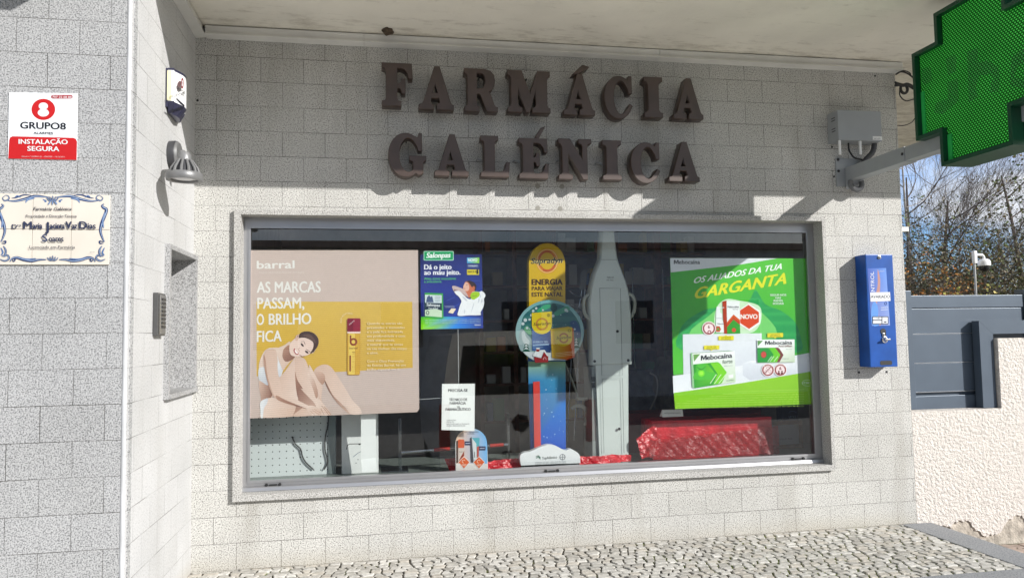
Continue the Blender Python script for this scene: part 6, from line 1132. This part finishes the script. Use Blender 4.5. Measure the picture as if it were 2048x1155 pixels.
def film_sheet(name, quad, y, seed, parent, m, amp=.012, NU=40, NV=10):
    r_ = random.Random(seed); a_, b_, c_, d_ = [at('y', y+dy, *q) for q, dy in quad]; b = MB(); V = []; ph = [r_.uniform(0, 6.3) for _ in range(9)]
    for i in range(NU+1):
        for j in range(NV+1):
            u, v = i/NU, j/NV; p = (a_*(1-u)+b_*u)*(1-v)+(d_*(1-u)+c_*u)*v
            k = math.sin(p.x*23+p.z*31+ph[0])*.5+math.sin(p.x*47-p.z*39+ph[1])*.35+math.sin(p.x*91+p.z*77+ph[2])*.25+r_.uniform(-.18, .18)
            V.append(p+Vector((r_.uniform(-1, 1)*.12, k, k*.25+r_.uniform(-1, 1)*.12))*amp)
    b.add(V, [(i*(NV+1)+j, (i+1)*(NV+1)+j, (i+1)*(NV+1)+j+1, i*(NV+1)+j+1) for i in range(NU) for j in range(NV)]); return b.build(name, m, parent)
film_sheet('film_end', [((1272, 876), -.02), ((1312, 846), 0), ((1318, 906), 0), ((1284, 917), -.05)], ry-.01, 5, rp_, red_f, .012, 10, 14)
film_sheet('film_skirt', [((1300, 880), 0), ((1556, 850), 0), ((1560, 906), -.02), ((1296, 914), -.05)], ry-.03, 6, rp_, film, .010, 64, 12)
rc_ = thing('red_carton', 'flat dark red carton lying behind the cellophane parcel', 'box', (at('y', .66, 1360, 850).x, .7, PZ)); p0, p1 = at('y', .66, 1252, 826), at('y', .66, 1520, 826); b = MB(); b.box(p0.x, p1.x, .64, .86, PZ-.06, p0.z, .005); b.build('carton', mat('dark_red_card', (0.20, 0.01, 0.015), 0.5), rc_)
for nm_, quad, sd_, lb in (('red_film', [((889, 917), 0), ((915, 915), .02), ((916, 939), 0), ((900, 942), -.02)], 1, 'crumpled red film left of the arched card'), ('red_film', [((974, 922), 0), ((1042, 915), .03), ((1042, 936), 0), ((976, 940), -.02)], 2, 'crumpled red film between the arched card and the white cloud base'), ('red_film', [((1158, 912), 0), ((1262, 908), .04), ((1262, 922), 0), ((1160, 932), -.02)], 4, 'crumpled red film right of the white cloud base')):
    t = thing(nm_, lb, 'film', (at('y', .24, quad[0][0][0], 930).x, .24, PZ), 'scraps of red film'); film_sheet('film', quad, .235, sd_, t, red_f, .012, 22, 8)
tc_ = thing('tent_card', 'small white tent card with one printed line on the red parcel', 'card', (at('y', .40, 1345, 830).x, .40, .8)); b = MB(); A_ = out([(1324, 819), (1365, 818), (1366.5, 832), (1325, 833.5)], .29); b.prism(A_, (0, .002, 0)); B_ = [v+Vector((0, .05 if i > 1 else .002, 0)) for i, v in enumerate(A_)]; b.prism(B_, (0, .002, 0)); b.build('card', M['paper'], tc_)
pr = Print('y', .2895, -.0001); pr.text('ARTIGOS EM PROMOÇÃO', 1328, 826.6, 1361, 826.2, 2.3, (70, 76, 84), .02); pr.build('print', tc_)
pf = thing('picture_frame', 'wooden framed certificate leaning at the right end of the display', 'picture frame', (at('y', .52, 1580, 900).x, .52, PZ)); fw = mat('light_wood_frame', (0.30, 0.15, 0.06), 0.45, var=0.25, scale=20); q0, q1 = at('y', .52, 1540, 842), at('y', .52, 1607, 905)
b = MB(); fx0, fx1, fz0, fz1 = q0.x-.06, q1.x, PZ+.002, q0.z
for B_ in ((fx0, fx1, fz1-.028, fz1), (fx0, fx1, fz0, fz0+.028), (fx1-.028, fx1, fz0+.0285, fz1-.0285), (fx0, fx0+.028, fz0+.0285, fz1-.0285)): b.box(B_[0], B_[1], .515, .535, B_[2], B_[3], .003)
b.build('frame', fw, pf); b = MB(); b.box(fx0+.027, fx1-.027, .528, .533, fz0+.027, fz1-.027); b.build('certificate', mat('certificate_paper', (0.46, 0.49, 0.50), 0.5, var=0.03), pf)
pr = Print('y', .5275, -.0001); pr.text('Farmácia do Ano', 1550, 879.5, 1584, 877.5, 3, (70, 76, 80), .02); pr.poly(ell(1580, 892, 2.6, 3, 10), (90, 96, 100)); pr.build('certificate_print', pf)
vb = thing('navy_carton', 'navy blue carton with white lettering behind the framed certificate', 'box', (at('y', .6, 1582, 830).x, .6, PZ)); q0, q1 = at('y', .58, 1563, 812), at('y', .58, 1597, 850); b = MB(); b.box(q0.x, q1.x, .58, .66, PZ+.001, q0.z+.05, .003); b.build('carton', mat('navy_card', (0.015, 0.025, 0.07), 0.4), vb)
pr = Print('y', .579, -.0001); pr.text('VICKS', 1577, 836, 1592, 835, 4.5, (160, 180, 206), .04); pr.ring(1585, 826, 8, 5, 1, (100, 130, 170), 190, 350); pr.build('print', vb)
th = thing('hanging_threads', 'thin white nylon threads hung between the poster and the notice', 'thread', (at('y', .12, 917, 700).x, .12, 1.0)); b = MB(); b.tube([at('y', .116, 916, 658), at('y', .116, 917.5, 768)], .0016, 5); b.tube([at('y', .116, 834, 798.5), at('y', .116, 884, 795)], .0014, 5); each(b, 'thread', mat('nylon', (0.6, 0.62, 0.62), 0.4), th)
# dim shop interior: wall of shelves with boxes
sh_ = thing('medicine_shelves', 'dark wooden wall shelves of medicines at the back of the shop', 'shelving', (2.9, 2.6, -.04))
SY = 2.45; ux = [at('y', SY, px, 600).x for px in (962, 1030, 1110, 1232, 1318, 1420, 1500)]
b = MB()
for k, x in enumerate(ux): w_ = .035 if k in (3, 4) else .02; b.box(x-w_, x+w_, SY, SY+.32, -.04, 2.5)
each(b, 'upright', M['wood'], sh_)
zs = [.15, .5, .85, 1.15, 1.45, 1.78, 2.1, 2.42]
b = MB()
for z in zs:
    for xa, xb, wa, wb in zip(ux, ux[1:], (.02, .02, .02, .035, .035, .02), (.02, .02, .035, .035, .02, .02)): b.box(xa+wa+.001, xb-wb-.001, SY+.01, SY+.31, z-.012, z+.012)
each(b, 'shelf', M['wood'], sh_)
b = MB()
for x in (at('y', SY-.02, 1266, 600).x, at('y', SY-.02, 1327, 600).x): b.tube([(x, SY-.02, .6), (x, SY-.02, 1.95)], .006, 6)
each(b, 'metal_rail', M['chrome'], sh_)
BC = [mat('carton_'+nm_, c, 0.5, var=0.05) for nm_, c in (('white', (0.62, 0.62, 0.60)), ('blue', (0.10, 0.18, 0.36)), ('yellow', (0.55, 0.40, 0.10)), ('orange', (0.55, 0.20, 0.06)), ('green', (0.12, 0.30, 0.16)), ('tan', (0.42, 0.33, 0.22)))]
rng = random.Random(42); protos = []
for k, m_ in enumerate(BC):
    b = MB(); b.box(-.5, .5, -.5, .5, 0, 1, .02); o = b.build('medicine_box', m_); protos.append(o); o['used'] = 0
cn = ['white', 'blue', 'yellow', 'orange', 'green', 'tan']; cnt = 0
for z, i0 in ((.85, 0), (1.15, 0), (1.45, 0), (1.78, 0), (.5, 3), (2.1, 1)):
    for i in range(len(ux)-1):
        if i == 1 and z > 1.3: continue
        x = ux[i]+.05
        while x < ux[i+1]-.08:
            w_, h_ = rng.uniform(.04, .11), rng.uniform(.08, .21)
            if rng.random() < .62:
                k = rng.choice((0, 0, 1, 2, 3, 4, 5)); pr_ = protos[k]
                o = pr_ if not pr_['used'] else pr_.copy()
                if pr_['used']: S.collection.objects.link(o)
                pr_['used'] = 1; o.location = (x+w_/2, SY+.09, z+.0125); o.scale = (w_, .12, h_)
                tag(o, cn[k]+' medicine carton standing among others on the dim back shelves', 'box', 'medicine cartons on the back shelves')
            x += w_+.008
for o in list(S.objects):
    if 'used' in o: del o['used']
bg1 = thing('tote_bag', 'grey blue cloth bag slumped behind the red parcel', 'bag', (at('y', 1.25, 1285, 800).x, 1.25, .25)); q0, q1 = at('y', 1.2, 1256, 742), at('y', 1.2, 1318, 830)
crumple('bag_body', q0.x, q1.x, 1.2, 1.42, q1.z-.3, q0.z, 9, .02, mat('grey_blue_cloth', (0.16, 0.17, 0.20), 0.9, var=0.25, scale=9), bg1, .25)
b = MB(); b.tube([at('y', 1.19, *q) for q in smooth([(1300, 745), (1313, 755), (1314, 785), (1302, 815), (1293, 826)], 4, False)], .007, 6); b.build('strap', mat('pale_strap', (0.35, 0.34, 0.31), 0.8), bg1, True)
bg2 = thing('beige_coat', 'beige coat hung over a chair back behind the throat poster edge', 'coat', (at('y', 1.5, 1335, 800).x, 1.5, .2)); q0, q1 = at('y', 1.45, 1312, 716), at('y', 1.45, 1375, 830); crumple('coat_cloth', q0.x, q1.x, 1.45, 1.65, -.04, q0.z, 12, .03, mat('beige_cloth', (0.20, 0.17, 0.13), 0.9, var=0.25, scale=8), bg2, .35)
# ================================================================== the street behind the photographer, seen mirrored in the window
VY = -4.95; vyy = 2*.094-VY
def vq(px, py): p = at('y', vyy, px, py); return p.x, p.z
vx, vr = vq(1035, 700)[0], 1.02; vtop = vq(1000, 664)[1]; vbot = -.45
vn = thing('white_van', 'white van parked across from the shop, seen only as a reflection in the glass', 'van', (vx, VY-2.3, -.75)); vpaint = mat('white_van_paint', (0.88, 0.88, 0.88), 0.25, var=0.02, coat=.6)
prof = smooth([(-vr, vbot), (-vr-.02, .1), (-vr+.03, .5), (-vr+.14, vtop-.14), (-vr+.34, vtop), (vr-.34, vtop), (vr-.14, vtop-.14), (vr-.03, .5), (vr+.02, .1), (vr, vbot)], 4, False)
b = MB(); b.prism([(vx+x, VY, z) for x, z in prof], (0, -4.2, 0)); b.build('body', vpaint, vn)
w0, w1 = vq(1000, 690)[1], vq(1000, 788)[1]; b = MB(); b.prism([(vx-vr+.22, VY+.001, w1), (vx+vr-.22, VY+.001, w1), (vx+vr-.3, VY+.001, w0), (vx-vr+.3, VY+.001, w0)], (0, .008, 0)); b.build('rear_window', mat('dark_tinted_glass', (0.01, 0.012, 0.014), 0.05), vn)
b = MB(); b.box(vx-vr-.02, vx+vr+.02, VY, VY+.10, vbot-.02, vq(1000, 925)[1]+.0, .03); b.build('bumper', mat('grey_bumper', (0.05, 0.05, 0.052), 0.6), vn)
for s_ in (-1, 1): b = MB(); b.box(vx+s_*(vr-.05)-.07, vx+s_*(vr-.05)+.07, VY, VY+.03, -.1, .45, .015); b.build('rear_light', mat('red_lens', (0.35, 0.01, 0.01), 0.2), vn)
lx, lz = vq(1041, 845); b = MB()
hexo = [(0, .085), (.055, .045), (.055, -.045), (0, -.085), (-.055, -.045), (-.055, .045)]
V = [(lx+x*1.35, VY+.02, lz+z*1.35) for x, z in hexo]+[(lx+x*.6, VY+.02, lz+z*.6) for x, z in hexo]; b.add(V, [(k, (k+1) % 6, (k+1) % 6+6, k+6) for k in range(6)]); b.lathe((lx, VY+.002, lz), (0, 1, 0), [(.125, 0), (.12, .01), (0, .012)], 6); b.build('emblem', M['dark_metal'], vn)
kx, kz = vq(1020, 905); b = MB(); b.box(kx-.20, kx+.26, VY+.10, VY+.108, kz-.055, kz+.055, .002); pl_ = b.build('licence_plate', mat('plate_white', (0.75, 0.75, 0.72), 0.4, var=0.02), vn)
me = text_mesh('78', .04).copy(); me.transform(Matrix.Translation((kx+.0, VY+.1095, kz-.035)) @ Matrix(((-.12, 0, 0, 0), (0, 0, .1, 0), (0, .11, 0, 0), (0, 0, 0, 1)))); me.materials.append(M['black']); o = bpy.data.objects.new('plate_print', me); S.collection.objects.link(o); o.parent = pl_; o.matrix_parent_inverse = Matrix.Identity(4); o.matrix_world = Matrix.Identity(4)
for dy in (-.8, -3.4):
    for s_ in (-1, 1):
        b = MB(); b.lathe((vx+s_*(vr-.12), VY+dy, -.75+.32), (s_, 0, 0), [(0, -.1), (.28, -.1), (.32, -.06), (.32, .07), (.28, .11), (.2, .10), (0, .09)], 24); b.build('wheel', M['black'], vn)
ob = thing('opposite_house', 'plain pale house across the street, seen only mirrored in the shop window', 'house', (0, -19, -.75)); b = MB(); b.box(-16, 20, -26, -19, -.75, 4.1); b.build('wall', mat('grey_render', (0.55, 0.55, 0.54), 0.9, var=0.08, scale=1), ob)
b = MB(); b.box(-16.3, 20.3, -26, -18.7, 4.105, 4.3); b.build('roof', mat('roof_edge', (0.3, 0.2, 0.16), 0.8), ob)
for k in range(9):
    x = -14+k*3.8; b = MB(); b.box(x, x+1.3, -19.03, -18.98, 1.0, 2.4, .02); b.build('window', mat('far_pane', (0.03, 0.035, 0.045), 0.1), ob)
